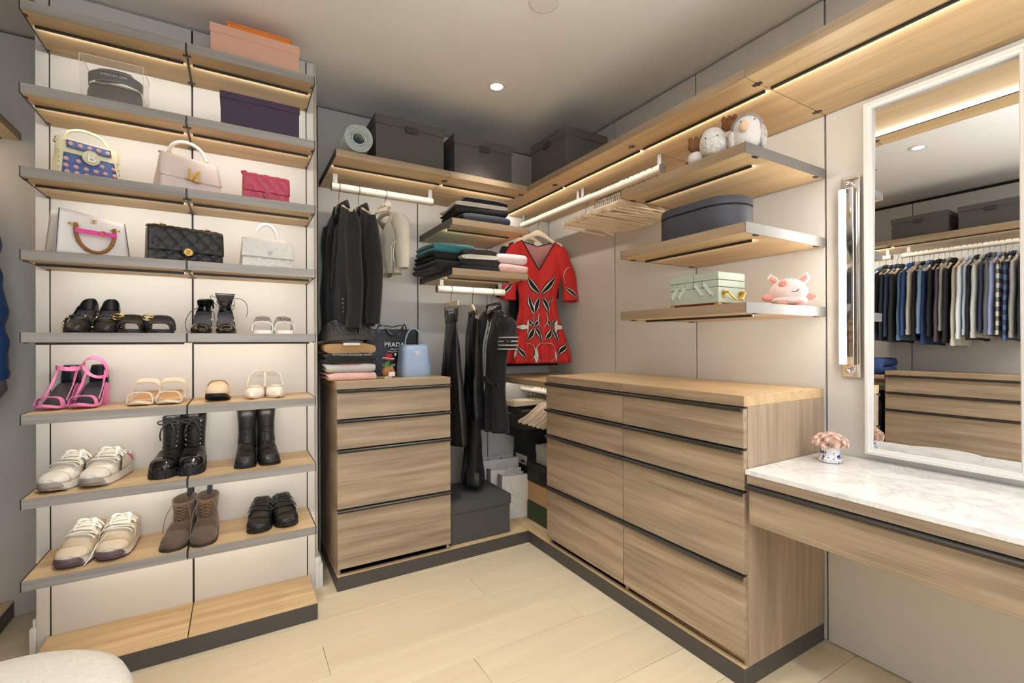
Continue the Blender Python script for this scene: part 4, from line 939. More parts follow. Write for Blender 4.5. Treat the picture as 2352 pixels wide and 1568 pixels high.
def combat():
    t = thing('lace_up_boot', 'black lace-up combat boot beside the white sneakers', 'shoe', (-2.343, -0.570, 0.7025), -12, TS)
    fn = boot_foot(t, BLKL, RUB, 0.245, 0.046, [(0, 0.10), (0.3, 0.11), (0.5, 0.098), (0.7, 0.080), (0.88, 0.072), (1, 0.045)], 0.034, cap=BLKP, lug=True)
    shaft(t, BLKL, [(0.058, 0.060, 0.036, 0.052, 0), (0.052, 0.10, 0.037, 0.052, 0), (0.054, 0.15, 0.038, 0.045, 0), (0.058, 0.19, 0.041, 0.046, 0), (0.062, 0.225, 0.042, 0.048, 0.3)])
    k = M()
    for i in range(8):
        z = 0.085 + 0.017 * i; y = lerp(-0.040, 0.010, min(1, (z - 0.08) / 0.05)) + 0.0 ; y = 0.052 - lerp(0.072, 0.050, smooth((z - 0.08) / 0.07))
        k.tube([(-0.022, y + 0.006, z), (-0.008, y - 0.002, z + 0.004), (0.008, y - 0.002, z - 0.003), (0.022, y + 0.006, z + 0.002)], 0.0034, 6, flat=0.6)
    c = Vector((0, 0.002, 0.205))
    for s in (-1, 1): k.tube(bez(c, c + Vector((s * 0.05, -0.02, 0.03)), c + Vector((s * 0.05, -0.025, -0.02)), c), 0.003, 6).tube(bez(c, c + Vector((s * 0.02, -0.03, 0.0)), c + Vector((s * 0.03, -0.03, -0.04)), c + Vector((s * 0.026, -0.02, -0.07))), 0.003, 6)
    k.build('laces', LACEK, t)
    for i in range(7):
        for s in (-1, 1): M().ball((s * 0.026, 0.052 - lerp(0.062, 0.040, smooth(i / 4)), 0.088 + 0.019 * i), 0.003, n=7, m=4).build('eyelet', SILVER, t)
    M().grid(lambda u, v: (lerp(-0.020, 0.020, u), lerp(0.018, 0.010, v) - 0.004 * cos((u - .5) * 2), lerp(0.15, 0.238, v)), 5, 6).build('tongue', BLKL, t, solid=0.004)
    M().strap(bez((0, 0.105, 0.20), (0, 0.112, 0.25), (0, 0.105, 0.25), (0, 0.10, 0.20)), 0.016, 0.002, (1, 0, 0)).build('pull_tab', BLKL, t)
    return t
p_ = combat(); copy_thing(p_, (-2.262, -0.565, 0.7025), -3, 'black lace-up combat boot beside the shelf joint')
def sock_boot():
    t = thing('ankle_boot', 'tall smooth black boot beside the lace-up boots', 'shoe', (-2.064, -0.570, 0.7025), -4, TS)
    boot_foot(t, BLKL, RUB, 0.225, 0.040, [(0, 0.09), (0.3, 0.105), (0.5, 0.088), (0.7, 0.064), (0.88, 0.048), (1, 0.026)], 0.007, toe=1.1, point=0.4)
    block_heel(t, RUB, 0.085, 0.02, 0.055, 0.05, 0.05, 0.045)
    shaft(t, BLKL, [(0.052, 0.055, 0.036, 0.054, 0), (0.052, 0.09, 0.036, 0.052, 0), (0.060, 0.125, 0.033, 0.044, 0), (0.062, 0.16, 0.034, 0.044, 0), (0.064, 0.20, 0.037, 0.047, 0), (0.064, 0.243, 0.040, 0.050, 0)])
    for z, a in ((0.13, 0.4), (0.142, -0.3), (0.155, 0.2), (0.118, -0.2)): M().tube([(0.0345 * cos(b), 0.061 + 0.0455 * sin(b), z + 0.004 * sin(b * 2 + a)) for b in [lerp(PI * 1.05, PI * 1.95, i / 12) for i in range(13)]], 0.0022, 6).build('crease', BLKL, t)
    M().tube([(0.0, -0.06, 0.064), (0.016, -0.030, 0.088), (0.019, -0.008, 0.108), (0.010, -0.001, 0.122), (0, 0.001, 0.126), (-0.010, -0.001, 0.122), (-0.019, -0.008, 0.108), (-0.016, -0.030, 0.088)], 0.0012, 5, loop=True).build('seam', BLKL, t)
    return t
p_ = sock_boot(); copy_thing(p_, (-1.978, -0.565, 0.7025), 4, 'tall smooth black boot at the shelf end')
def suede_boot():
    t = thing('suede_boot', 'brown suede lace-up boot beside the beige sneakers', 'shoe', (-2.306, -0.600, 0.4185), -12, TS)
    fn = boot_foot(t, SUEDE, mat('dark_brown_sole', S(56, 46, 40), 0.6), 0.245, 0.045, [(0, 0.09), (0.3, 0.10), (0.5, 0.082), (0.7, 0.058), (0.88, 0.050), (1, 0.030)], 0.010, toe=0.8, point=0.5)
    block_heel(t, mat('dark_brown_sole', S(56, 46, 40), 0.6), 0.09, 0.012, 0.062, 0.055, 0.06, 0.052)
    shaft(t, SUEDE, [(0.050, 0.045, 0.038, 0.058, 0), (0.052, 0.075, 0.037, 0.055, 0), (0.056, 0.105, 0.036, 0.048, 0), (0.060, 0.135, 0.040, 0.054, 0), (0.062, 0.158, 0.043, 0.060, 0.6)])
    k = M()
    for i in range(6):
        z = 0.070 + 0.013 * i; y = 0.054 - lerp(0.068, 0.058, smooth(i / 5)); wd_ = lerp(0.010, 0.026, i / 5)
        k.tube([(-wd_, y + 0.006, z), (0, y - 0.002, z + 0.007), (wd_, y + 0.006, z + 0.014)], 0.0015, 5).tube([(wd_, y + 0.006, z), (0, y - 0.003, z + 0.007), (-wd_, y + 0.006, z + 0.014)], 0.0015, 5)
    k.tube(bez((0.026, 0.0, 0.148), (0.05, -0.03, 0.13), (0.055, -0.05, 0.06), (0.052, -0.06, 0.02)), 0.0015, 5)
    k.tube(bez((-0.026, 0.0, 0.148), (-0.045, -0.03, 0.12), (-0.045, -0.04, 0.08), (-0.046, -0.045, 0.05)), 0.0015, 5)
    k.build('laces', LACEB, t)
    M().strap([(0, 0.112, 0.13), (0.002, 0.121, 0.17), (0.003, 0.122, 0.196), (0.003, 0.118, 0.198), (0.001, 0.116, 0.15)], 0.020, 0.002, (1, 0, 0)).build('pull_tab', BLKIN, t)
    M().grid(lambda u, v: (lerp(-0.018, 0.018, u), lerp(-0.005, 0.006, v) - 0.003 * cos((u - .5) * 2), lerp(0.08, 0.150, v)), 5, 6).build('tongue', SUEDE, t, solid=0.003)
    return t
p_ = suede_boot(); copy_thing(p_, (-2.216, -0.605, 0.4185), -4, 'brown suede lace-up boot beside the flat black sneakers')
# ================================================================== materials for wall contents
BOXG = mat('grey_box_card', S(84, 80, 78), 0.75, var=0.03, scale=10)
BOXD = mat('dark_grey_box_card', S(74, 74, 72), 0.75, var=0.03, scale=10)
BOXK = mat('black_box_card', S(30, 30, 31), 0.6, var=0.04)
MATG = mat('yoga_mat_grey', S(180, 190, 186), 0.8, var=0.03, bump=0.2, bscale=400)
WOOLK = mat('black_wool', S(26, 25, 27), 0.85, var=0.08, scale=60, bump=0.25, bscale=700, sheen=0.15)
WOOLC = mat('cream_jersey', S(220, 212, 194), 0.85, var=0.03, bump=0.2, bscale=500)
SATK = mat('black_satin', S(20, 20, 22), 0.45, var=0.06)
SHEERK = mat('black_sheer', S(24, 22, 22), 0.7, var=0.2, scale=200)
REDK = mat('red_knit', S(198, 40, 36), 0.75, var=0.05, scale=300, bump=0.2, bscale=700)
REDIN = mat('dress_lining', S(186, 128, 124), 0.85, var=0.10, scale=500)
PRW = mat('print_white', S(226, 218, 206), 0.8, var=0.02)
PRK = mat('print_black', S(22, 20, 20), 0.8, var=0.05)
TEAL = mat('teal_wool', S(50, 122, 132), 0.85, var=0.05, bump=0.25, bscale=600, sheen=0.2)
CHAR = mat('charcoal_knit', S(62, 58, 58), 0.85, var=0.06, bump=0.25, bscale=600)
BEIK = mat('beige_knit', S(196, 180, 152), 0.85, var=0.05, bump=0.25, bscale=600)
IVOK = mat('ivory_knit', S(214, 206, 194), 0.85, var=0.04, bump=0.25, bscale=600)
LPNK = mat('pale_pink_fleece', S(232, 212, 212), 0.9, var=0.03, bump=0.2, bscale=500)
PNKK = mat('blush_knit', S(226, 184, 176), 0.9, var=0.05, bump=0.25, bscale=500)
NAVY = mat('navy_denim', S(48, 52, 64), 0.8, var=0.08, bump=0.3, bscale=700)
BLKT = mat('black_denim', S(34, 31, 30), 0.85, var=0.08, bump=0.25, bscale=600)
GREYT = mat('grey_jersey', S(186, 182, 178), 0.85, var=0.04)
TANC = mat('tan_cotton', S(176, 140, 96), 0.8, var=0.04, bump=0.15, bscale=500)
ROSE = mat('dusty_rose', S(150, 92, 94), 0.85, var=0.04)
PAPW = mat('white_paper', S(226, 220, 210), 0.6, var=0.02)
PAPIN = mat('grey_paper_side', S(186, 182, 174), 0.65, var=0.02)
BLUEB = mat('sky_blue_leather', S(160, 182, 212), 0.45, var=0.02, bump=0.06)
TRI = mat('enamel_plate', S(196, 190, 196), 0.3, 0.4, var=0.0)
# ------------------------------------------------------------------ hangers
def hanger_parts(t, hw=0.205, drop=0.085, slope=0.075, th=0.013, bar=False, m=HANGW, curve_=-0.030, hookr=0.026):
    M().tube([(0, 0, -drop), (0, 0, -0.046)] + [(hookr * sin(math.radians(a)), 0, hookr * 0 + -hookr * cos(math.radians(a))) for a in range(20, 251, 23)], 0.0019, 6).build('hook', HOOKM, t)
    rings = []
    n = 22
    for i in range(n + 1):
        u = -1 + 2 * i / n; x = u * hw; a = abs(u)
        top = -drop - slope * smooth(a ** 0.85) ; hh = 0.040 - 0.014 * smooth(a * 2.2) - (0.008 * smooth((a - 0.93) / 0.07))
        top -= 0.006 * smooth((a - 0.93) / 0.07)
        y = curve_ * a * a
        rings.append([(x, y - th / 2, top - hh + 0.003), (x, y - th / 2, top - 0.003), (x, y - th / 3, top), (x, y + th / 3, top), (x, y + th / 2, top - 0.003), (x, y + th / 2, top - hh + 0.003), (x, y + th / 3, top - hh), (x, y - th / 3, top - hh)])
    M().loft(rings).build('hanger_body', m, t, sharp=50)
    if bar: M().tube([(-hw * 0.86, 0.012, -drop - slope - 0.022), (hw * 0.86, 0.012, -drop - slope - 0.022)], 0.0045, 8).build('trouser_bar', m, t)
def wood_hanger(label, loc, rz, group=None, **kw):
    t = thing('wooden_hanger', label, 'hanger', loc, rz, group); hanger_parts(t, **kw); return t
def clip_hanger(label, loc, rz, group=None, hw=0.17, drop=0.085):
    t = thing('clip_hanger', label, 'hanger', loc, rz, group)
    M().tube([(0, 0, -drop), (0, 0, -0.046)] + [(0.026 * sin(math.radians(a)), 0, -0.026 * cos(math.radians(a))) for a in range(20, 251, 23)], 0.0019, 6).build('hook', HOOKM, t)
    M().box(-hw, hw, -0.006, 0.006, -drop - 0.034, -drop, 0.003).build('bar', HANGW, t)
    M().tube([(-hw * 0.94, 0, -drop - 0.034), (-hw * 0.94, 0, -drop - 0.060), (hw * 0.94, 0, -drop - 0.060), (hw * 0.94, 0, -drop - 0.034)], 0.0022, 6).build('wire', METD, t)
    for s in (-1, 1):
        M().box(s * hw * 0.7 - 0.012, s * hw * 0.7 + 0.012, -0.010, -0.004, -drop - 0.092, -drop - 0.046, 0.002).box(s * hw * 0.7 - 0.012, s * hw * 0.7 + 0.012, 0.004, 0.010, -drop - 0.092, -drop - 0.046, 0.002).build('clip', METD, t)
    return t
# ------------------------------------------------------------------ garments (hanging in the local xz plane, front towards -y, z=0 at the rail centre)
def gbody(W, T, ztop, zhem, slope=0.07, neckw=0.075, vdrop=0.03, bdrop=0.012, hemW=None, waist=None, hemT=None, nf=5, fold=0.010, seed=0, drape=0.0, neckz=0.0):
    """front/back surface functions of (u across -1..1, v hem..top 0..1)"""
    hemW = hemW or W * 0.95; hemT = hemT or T
    def wd(v):
        if waist: 
            wv, ww = waist
            return lerp(hemW, ww, smooth(v / wv)) if v < wv else lerp(ww, W, smooth((v - wv) / (0.90 - wv)))
        return lerp(hemW, W, smooth(v))
    def fn(u, v, s, o=0.0):
        w = wd(v) / 2; x = u * w
        xs = u * W / 2
        sh = ztop - slope * min(1.0, abs(u)) - 0.012 * abs(u) ** 6
        if abs(xs) < neckw:
            f = abs(xs) / neckw
            d = (vdrop if s < 0 else bdrop)
            sh = ztop - slope * neckw / (W / 2) - d * (1 - f) + 0.0
        z = lerp(zhem, sh, v)
        tt = lerp(hemT, T, min(1, v * 1.5)) * (1 - 0.75 * smooth((v - 0.72) / 0.28))
        y = s * tt / 2 * max(0.0, 1 - abs(u) ** 2.6) ** 0.6
        fa = fold * (1 - smooth(v / 0.85)) 
        y += fa * sin(nf * u * PI + seed) * (1 - 0.5 * abs(u)) + 0.35 * fa * sin(nf * 2.3 * u * PI + seed * 2.1 + v * 3)
        y += 0.004 * noise.noise((u * 3 + seed, v * 5, s * 2.0)) * 2
        return Vector((x, y + s * o, z))
    return fn
def body_mesh(name, m, fn, parent, nu=26, nv=22, solid=0.003, front_only=None):
    k = M()
    for s in ((-1, 1) if front_only is None else (front_only,)):
        k.grid(lambda a, b: tuple(fn(-1 + 2 * a, b, s)), nu, nv)
    return k.build(name, m, parent, weld=True, solid=solid, sharp=70)
def sleeve(parent, m, x0, z0, L, side, r0=0.062, r1=0.045, out=0.03, back=0.0, name='sleeve', n=12, cap=False, bend=0.02, flat=0.62, seed=0.0):
    pts = []; rr_ = []
    for i in range(11):
        f = i / 10
        pts.append((side * (x0 + out * smooth(f * 1.3)), back * f * f + bend * sin(PI * f) * 0.5 + 0.004 * sin(9 * f + seed), z0 - L * f))
        rr_.append(lerp(r0, r1, f) * (1 + 0.05 * sin(13 * f + seed)) * (0.55 + 0.45 * smooth(f * 7)))
    return M().tube(pts, rr_, n, cap=cap, flat=flat, upv=(0, 1, 0)).build(name, m, parent, sharp=80)
def garment(name, label, cat, loc, rz, m, W, T, ztop, zhem, sl=None, sr=(0.060, 0.042), group=None, **kw):
    t = thing(name, label, cat, loc, rz, group)
    fn = gbody(W, T, ztop, zhem, **kw)
    body_mesh('body', m, fn, t)
    if sl:
        for s in (-1, 1): sleeve(t, m, W / 2 - 0.030, ztop - kw.get('slope', 0.07) - 0.004, sl, s, sr[0], sr[1], seed=s + kw.get('seed', 0))
    return t, fn
# ------------------------------------------------------------------ boxes and mat on the top shelves
TABM = mat('label_holder', S(66, 62, 60), 0.5, 0.3, var=0.02)
lid_box('wide dark grey lidded box next to the rolled mat', (-1.268, -0.330, 2.2065), 0, 0.385, 0.325, 0.253, 0.048, BOXG, tab=TABM, over=0.005)
lid_box('dark grey lidded box between the wide box and the corner', (-0.818, -0.335, 2.2065), 0, 0.385, 0.32, 0.245, 0.052, BOXG, tab=TABM, over=0.005)
lid_box('dark grey lidded box over the long rail with the red dress', (-0.345, -0.700, 2.2065), -90, 0.35, 0.31, 0.258, 0.048, BOXG, tab=TABM, over=0.005)
t = thing('yoga_mat', 'pale grey yoga mat rolled up at the end of the high shelf', 'yoga mat', (-1.562, -0.270, 2.2065), 0)
sp = [(lerp(0.026, 0.071, (a / (2 * PI * 6.2)) ** 0.9) , a) for a in [2 * PI * 6.2 * i / 190 for i in range(191)]]
pts = [(r * cos(a), 0.078 + r * sin(a) * 1.0) for r, a in sp]
k = M(); th_ = 0.0052
def off(i, d):
    a = sp[i][1]; return (pts[i][0] + d * cos(a), pts[i][1] + d * sin(a))
rings = [[(off(i, -th_ / 2)[0], -0.275, off(i, -th_ / 2)[1]), (off(i, th_ / 2)[0], -0.275, off(i, th_ / 2)[1]), (off(i, th_ / 2)[0], 0.255, off(i, th_ / 2)[1]), (off(i, -th_ / 2)[0], 0.255, off(i, -th_ / 2)[1])] for i in range(len(sp))]
k.loft(rings).build('rolled_sheet', MATG, t)
M().tube([(0.0755 * cos(a), 0.05, 0.078 + 0.0755 * sin(a)) for a in [2 * PI * i / 30 for i in range(30)]], 0.0016, 6, loop=True).build('band', MATG, t)
# ------------------------------------------------------------------ blazers and cream top on the first rail
HG = 'hangers on the rail over the chest'
h_ = wood_hanger('wooden hanger inside the first black blazer', (-1.611, -0.28, RZ), -82, HG, hw=0.195, curve_=0.0)
copy_thing(h_, (-1.506, -0.28, RZ), -82, 'wooden hanger inside the second black blazer')
copy_thing(h_, (-1.356, -0.28, RZ), -77, 'hanger hidden inside the cream jersey top')
def blazer(label, loc, rz, zhem, sl, W=0.43, seed=0):
    t, fn = garment('blazer', label, 'blazer', loc, rz, WOOLK, W, 0.075, -0.095, zhem, sl, (0.068, 0.054), slope=0.085, neckw=0.06, vdrop=0.30, bdrop=0.0, hemW=W * 0.98, fold=0.006, nf=2.5, seed=seed, group='black blazers')
    # collar and lapels
    M().loft([[Vector((0.062 * cos(a) , 0.030 * sin(a) + 0.012, -0.098 + 0.018 * sin(a) + dz)) + Vector((0.010 * cos(a), 0.010 * sin(a), 0)) * g for a in [lerp(-0.35 * PI, 1.35 * PI, i / 16) for i in range(17)]] for dz, g in ((-0.035, 0.6), (0.0, 0.2), (0.012, 0.0), (0.006, 0.35), (-0.030, 1.2))], closed=False).build('collar', WOOLK, t, solid=0.003)
    for s in (-1, 1):
        M().grid(lambda a, b: tuple(fn(s * lerp(0.02, 0.02 + 0.38 * sin(PI * min(1, b * 1.0)) ** 0.8 + 0.03, a), lerp(0.46, 0.93, b), -1, 0.008)), 4, 12).build('lapel', WOOLK, t, solid=0.003)
    return t, fn
t1, f1 = blazer('long black blazer with four cuff buttons, first on its rail', (-1.611, -0.28, RZ), -82, -0.775, 0.60, 0.44)
BUT = mat('smoked_button', S(96, 100, 110), 0.25, 0.3, var=0.1)
for i in range(4): M().tube([(0.205 + 0.0 * i, -0.052 - 0.001 * i, -0.700 - 0.0 + 0.0215 * i), (0.205, -0.047, -0.700 + 0.0215 * i)], 0.0075, 12).build('button', BUT, t1)
t2, f2 = blazer('black blazer behind the long one, second on its rail', (-1.506, -0.28, RZ), -82, -0.77, 0.575, 0.42, seed=2)
t, fn = garment('knit_top', 'cream jersey top with hanging drawstrings beside the blazers', 'top', (-1.356, -0.28, RZ), -77, WOOLC, 0.37, 0.10, -0.085, -0.47, 0.30, (0.075, 0.052), slope=0.06, neckw=0.10, vdrop=0.10, bdrop=0.05, hemW=0.31, fold=0.018, nf=2.0, seed=4)
M().strap([(0.075 * cos(a), 0.02 * sin(a) - 0.02, -0.10 + 0.045 * abs(sin(a)) - 0.05 * (1 if a > PI else 0) * abs(sin(a))) for a in [2 * PI * i / 24 for i in range(24)]], 0.030, 0.006, (0.2, 0.6, 1), loop=True).build('hood_edge', WOOLC, t)
M().tube(bez((0.17, -0.03, -0.30), (0.19, -0.05, -0.34), (0.17, -0.05, -0.38), (0.19, -0.05, -0.415)), 0.003, 6).tube(bez((0.16, -0.03, -0.30), (0.16, -0.06, -0.33), (0.17, -0.05, -0.37), (0.165, -0.05, -0.44)), 0.003, 6).build('drawstring', WOOLC, t)
# ------------------------------------------------------------------ rail below the folded sweaters
Z2 = 1.568
clip_hanger('wooden clip hanger holding the black skirt', (-0.952, -0.30, Z2), -97, hw=0.155, drop=0.075)
h_ = wood_hanger('wooden hanger inside the long sheer black dress', (-0.805, -0.30, Z2), -106, 'hangers on the lower back rail', hw=0.16, curve_=0.0)
copy_thing(h_, (-0.664, -0.30, Z2), -86, 'wooden hanger inside the striped black dress')
t = thing('skirt', 'long black leather skirt hanging from the clip hanger', 'skirt', (-0.952, -0.30, Z2), -97)
fn = gbody(0.23, 0.06, -0.155, -0.94, slope=0.0, neckw=0.01, vdrop=0, bdrop=0, hemW=0.40, nf=3, fold=0.035, hemT=0.10)
body_mesh('body', BLKL, fn, t)
M().loft([[(0.117 * cos(a), 0.020 * sin(a), z) for a in [2 * PI * i / 20 for i in range(20)]] for z in (-0.152, -0.205)], cap=(False, False)).build('waistband', BLKL, t, solid=0.003)
t, fn = garment('long_dress', 'long black dress with a sheer lower half, between skirt and striped dress', 'dress', (-0.805, -0.30, Z2), -106, SATK, 0.34, 0.07, -0.085, -0.80, None, (0.07, 0.06), slope=0.075, neckw=0.085, vdrop=0.05, hemW=0.32, waist=(0.4, 0.28), nf=3, fold=0.02, seed=1)
body_mesh('sheer_skirt', SHEERK, gbody(0.27, 0.07, -0.62, -1.215, slope=0.0, neckw=0.01, vdrop=0, bdrop=0, hemW=0.22, nf=4, fold=0.02, hemT=0.10, seed=1), t)
M().loft([[(0.112 * cos(a), 0.055 * sin(a) + 0.012 * cos(3 * a), z) for a in [2 * PI * i / 24 for i in range(24)]] for z in (-1.13, -1.205, -1.222)], cap=(False, False)).build('hem_band', SATK, t, solid=0.004)
M().box(-0.016, 0.016, -0.002, 0.002, -0.128, -0.100).build('care_label', PAPW, t, loc=(0, 0.012, 0))
t, fn = garment('shirt_dress', 'belted black shirt dress with white stripes down the placket and cuffs', 'dress', (-0.664, -0.30, Z2), -86, WOOLK, 0.35, 0.11, -0.082, -0.90, 0.205, (0.082, 0.078), slope=0.085, neckw=0.07, vdrop=0.07, bdrop=0.0, hemW=0.31, waist=(0.42, 0.245), nf=4, fold=0.014, seed=3)
for i, u in enumerate((-0.15, -0.105, -0.06, 0.06, 0.105)):
    M().strap([fn(u, lerp(0.30 if i < 3 else 0.36, 0.97, j / 20), -1, 0.003) for j in range(21)], 0.0045, 0.0015, (1, 0, 0)).build('white_stripe', PRW, t)
for j in range(7): M().ball(fn(0.0, lerp(0.42, 0.93, j / 6), -1, 0.004), 0.004, 0.003, 0.004, 8, 5).build('button', PRW, t)
for s in (-1, 1):
    for i in range(4):
        f = lerp(0.62, 0.97, i / 3); z = -0.171 - 0.205 * f; r = 0.081
        M().tube([(s * (0.145 + 0.03) + r * 1.02 * sin(a) * 0.995, 0.62 * r * cos(a) * 1.06 + 0.01 * sin(PI * f), z + 0.0) for a in [2 * PI * q / 24 for q in range(24)]], 0.0026, 6, loop=True).build('cuff_stripe', PRW, t)
M().loft([[((0.062 + g) * cos(a), (0.036 + g) * sin(a) + 0.008, -0.090 + dz + 0.012 * sin(a)) for a in [lerp(-0.42 * PI, 1.42 * PI, i / 18) for i in range(19)]] for dz, g in ((-0.03, 0.004), (0.012, 0.0), (0.010, 0.006), (-0.030, 0.016))], closed=False).build('collar', WOOLK, t, solid=0.002)
for i in range(4): M().tube([((0.070 + 0.001 * i) * cos(a), (0.046 + 0.001 * i) * sin(a) + 0.006, -0.092 - 0.008 * i + 0.012 * sin(a)) for a in [lerp(-0.42 * PI, 1.42 * PI, q / 18) for q in range(19)]], 0.0018, 5).build('collar_stripe', PRW, t)
M().loft([[(0.124 * cos(a), 0.066 * sin(a), z) for a in [2 * PI * i / 24 for i in range(24)]] for z in (-0.545, -0.590)], cap=(False, False)).build('belt', WOOLK, t, solid=0.004)
M().strap(bez((0.05, -0.075, -0.56), (0.10, -0.09, -0.58), (0.15, -0.08, -0.60), (0.17, -0.07, -0.585)), 0.020, 0.004, (0, 0, 1)).build('belt_end', WOOLK, t)
M().box(0.155, 0.185, -0.078, -0.070, -0.598, -0.588).build('belt_tip', SILVER, t)
# ------------------------------------------------------------------ red dress and the black dress behind it
wood_hanger('wooden hanger carrying the red patterned dress', (-0.285, -0.275, RZ), -12, None, hw=0.180, drop=0.078, slope=0.085, curve_=0.0)
wood_hanger('wooden hanger carrying the black dress behind the red one', (-0.285, -0.143, RZ), -12, None, hw=0.180, drop=0.078, slope=0.085, curve_=0.0)
t = thing('red_dress', 'red knit dress with black and white leaf print and V neck', 'dress', (-0.285, -0.275, RZ), -12)
fr = gbody(0.395, 0.10, -0.108, -1.005, slope=0.075, neckw=0.125, vdrop=0.205, bdrop=0.035, hemW=0.50, waist=(0.52, 0.275), hemT=0.12, nf=4.0, fold=0.019, seed=0.6)
body_mesh('body', REDK, fr, t, 60, 50, front_only=-1, solid=0.001)
body_mesh('back', REDIN, fr, t, 30, 24, front_only=1)
SLZ = -0.108 - 0.075 - 0.004
for s in (-1, 1):
    sleeve(t, REDK, 0.165, SLZ, 0.385, s, 0.062, 0.058, 0.075 if s > 0 else 0.06, -0.02, bend=0.0, flat=0.5, seed=s * 1.3)
def trim(fn, us, vs, s, r, m, name, o=0.002): return M().tube([fn(a, b, s, o) for a, b in zip(us, vs)], r, 6).build(name, m, t)
nu_ = 0.125 / (0.395 / 2)
trim(fr, [lerp(-nu_, nu_, i / 40) for i in range(41)], [1.0] * 41, -1, 0.0036, PRK, 'neck_trim', 0.001)
trim(fr, [lerp(-nu_, nu_, i / 20) for i in range(21)], [1.0] * 21, 1, 0.003, PRK, 'neck_trim', -0.002)
M().box(-0.026, 0.026, 0.012, 0.0145, -0.190, -0.158, 0.001).build('neck_label', PAPW, t, 'white sewn-in label')
def to_uv(fn, x, z, s=-1):
    """invert x,z to u,v on the garment surface"""
    v = 0.5; u = 0.0
    for _ in range(24):
        p = fn(u, v, s); v += (z - p.z) / 0.9; v = max(0.0, min(1.0, v))
        w = (fn(1, v, s).x); u = max(-0.985, min(0.985, x / w))
    return u, v
def leaf_poly(a, b, wd, bend=0.0, n=20):
    a, b = Vector((a[0], 0, a[1])), Vector((b[0], 0, b[1])); d = b - a; nrm = Vector((-d.z, 0, d.x)).normalized()
    L, R_ = [], []
    for i in range(n + 1):
        f = i / n; c = a + d * f + nrm * bend * sin(PI * f); w = wd * sin(PI * f) ** 0.8
        L.append(c + nrm * w); R_.append(c - nrm * w)
    return L, R_
def surf_leaf(fn, a, b, wd, m, o, name, bend=0.0, conv=None):
    L, R_ = leaf_poly(a, b, wd, bend); k = M(); pts = []
    for l, r in zip(L, R_):
        row = []
        for q in range(6):
            p = l.lerp(r, q / 5); u, v = (conv or to_uv)(fn, p.x, p.z) if fn else (0, 0)
            row.append(tuple(fn(u, v, -1, o)))
        pts.append(row)
    return k.loft(pts, closed=False).build(name, m, t)
def leaf3(a, b, wd, bend=0.0, white=False):
    surf_leaf(fr, a, b, wd * 1.42, PRK, 0.0035, 'leaf_outline', bend); surf_leaf(fr, a, b, wd * 1.06, PRW, 0.0046, 'leaf_border', bend)
    if not white: surf_leaf(fr, a, b, wd * 0.66, PRK, 0.0058, 'leaf_centre', bend)
def arc_line(pts, fn=fr):
    for m_, r, o in ((PRK, 0.0062, 0.0020), (PRW, 0.0034, 0.0062)):
        k = M(); P3 = []
        for x, z in pts: u, v = to_uv(fn, x, z); P3.append(fn(u, v, -1, o))
        k.tube(P3, r, 6, flat=0.5).build('leaf_line', m_, t)
def A2(cx, cz, rx, rz_, a0, a1, n=14): return [(cx + rx * cos(math.radians(lerp(a0, a1, i / n))), cz + rz_ * sin(math.radians(lerp(a0, a1, i / n)))) for i in range(n + 1)]
leaf3((-0.005, -0.530), (-0.098, -0.415), 0.019, 0.008); leaf3((-0.005, -0.530), (0.112, -0.405), 0.019, -0.008)
leaf3((-0.012, -0.548), (-0.044, -0.662), 0.016, -0.004); leaf3((0.006, -0.548), (0.062, -0.664), 0.016, 0.006); leaf3((-0.088, -0.545), (-0.046, -0.662), 0.016, -0.006); leaf3((0.086, -0.545), (0.062, -0.60), 0.009)
arc_line(A2(-0.095, -0.690, 0.040, 0.062, 50, -70)); arc_line(A2(0.015, -0.705, 0.044, 0.062, 140, 270)); arc_line(A2(-0.01, -0.70, 0.052, 0.07, 40, -50))
for cx in (-0.050, 0.078):
    for dx, dz in ((-0.040, 0.050), (0.040, 0.050), (-0.046, -0.090), (0.058, -0.105)):
        leaf3((cx + dx * 0.06, -0.755 + dz * 0.06), (cx + dx, -0.755 + dz), 0.013 if dz > 0 else 0.016, 0.004)
leaf3((-0.165, -0.757), (-0.095, -0.757), 0.016, 0, True); leaf3((0.100, -0.757), (0.178, -0.757), 0.016, 0, True); leaf3((-0.098, -0.705), (-0.098, -0.812), 0.008, 0, True); leaf3((0.118, -0.702), (0.118, -0.815), 0.008, 0, True)
leaf3((-0.18, -0.89), (-0.10, -0.972), 0.015); leaf3((0.125, -0.955), (0.205, -0.868), 0.018); leaf3((-0.195, -0.97), (-0.18, -0.90), 0.006, 0, True)
arc_line(A2(0.000, -0.930, 0.052, 0.064, 60, 300)); arc_line(A2(0.045, -0.930, 0.050, 0.064, 115, -80)); arc_line(A2(-0.09, -0.925, 0.038, 0.055, 110, -60))
leaf3((-0.046, -0.900), (-0.046, -1.000), 0.012, 0, True); leaf3((0.105, -0.925), (0.108, -1.000), 0.012, 0, True)
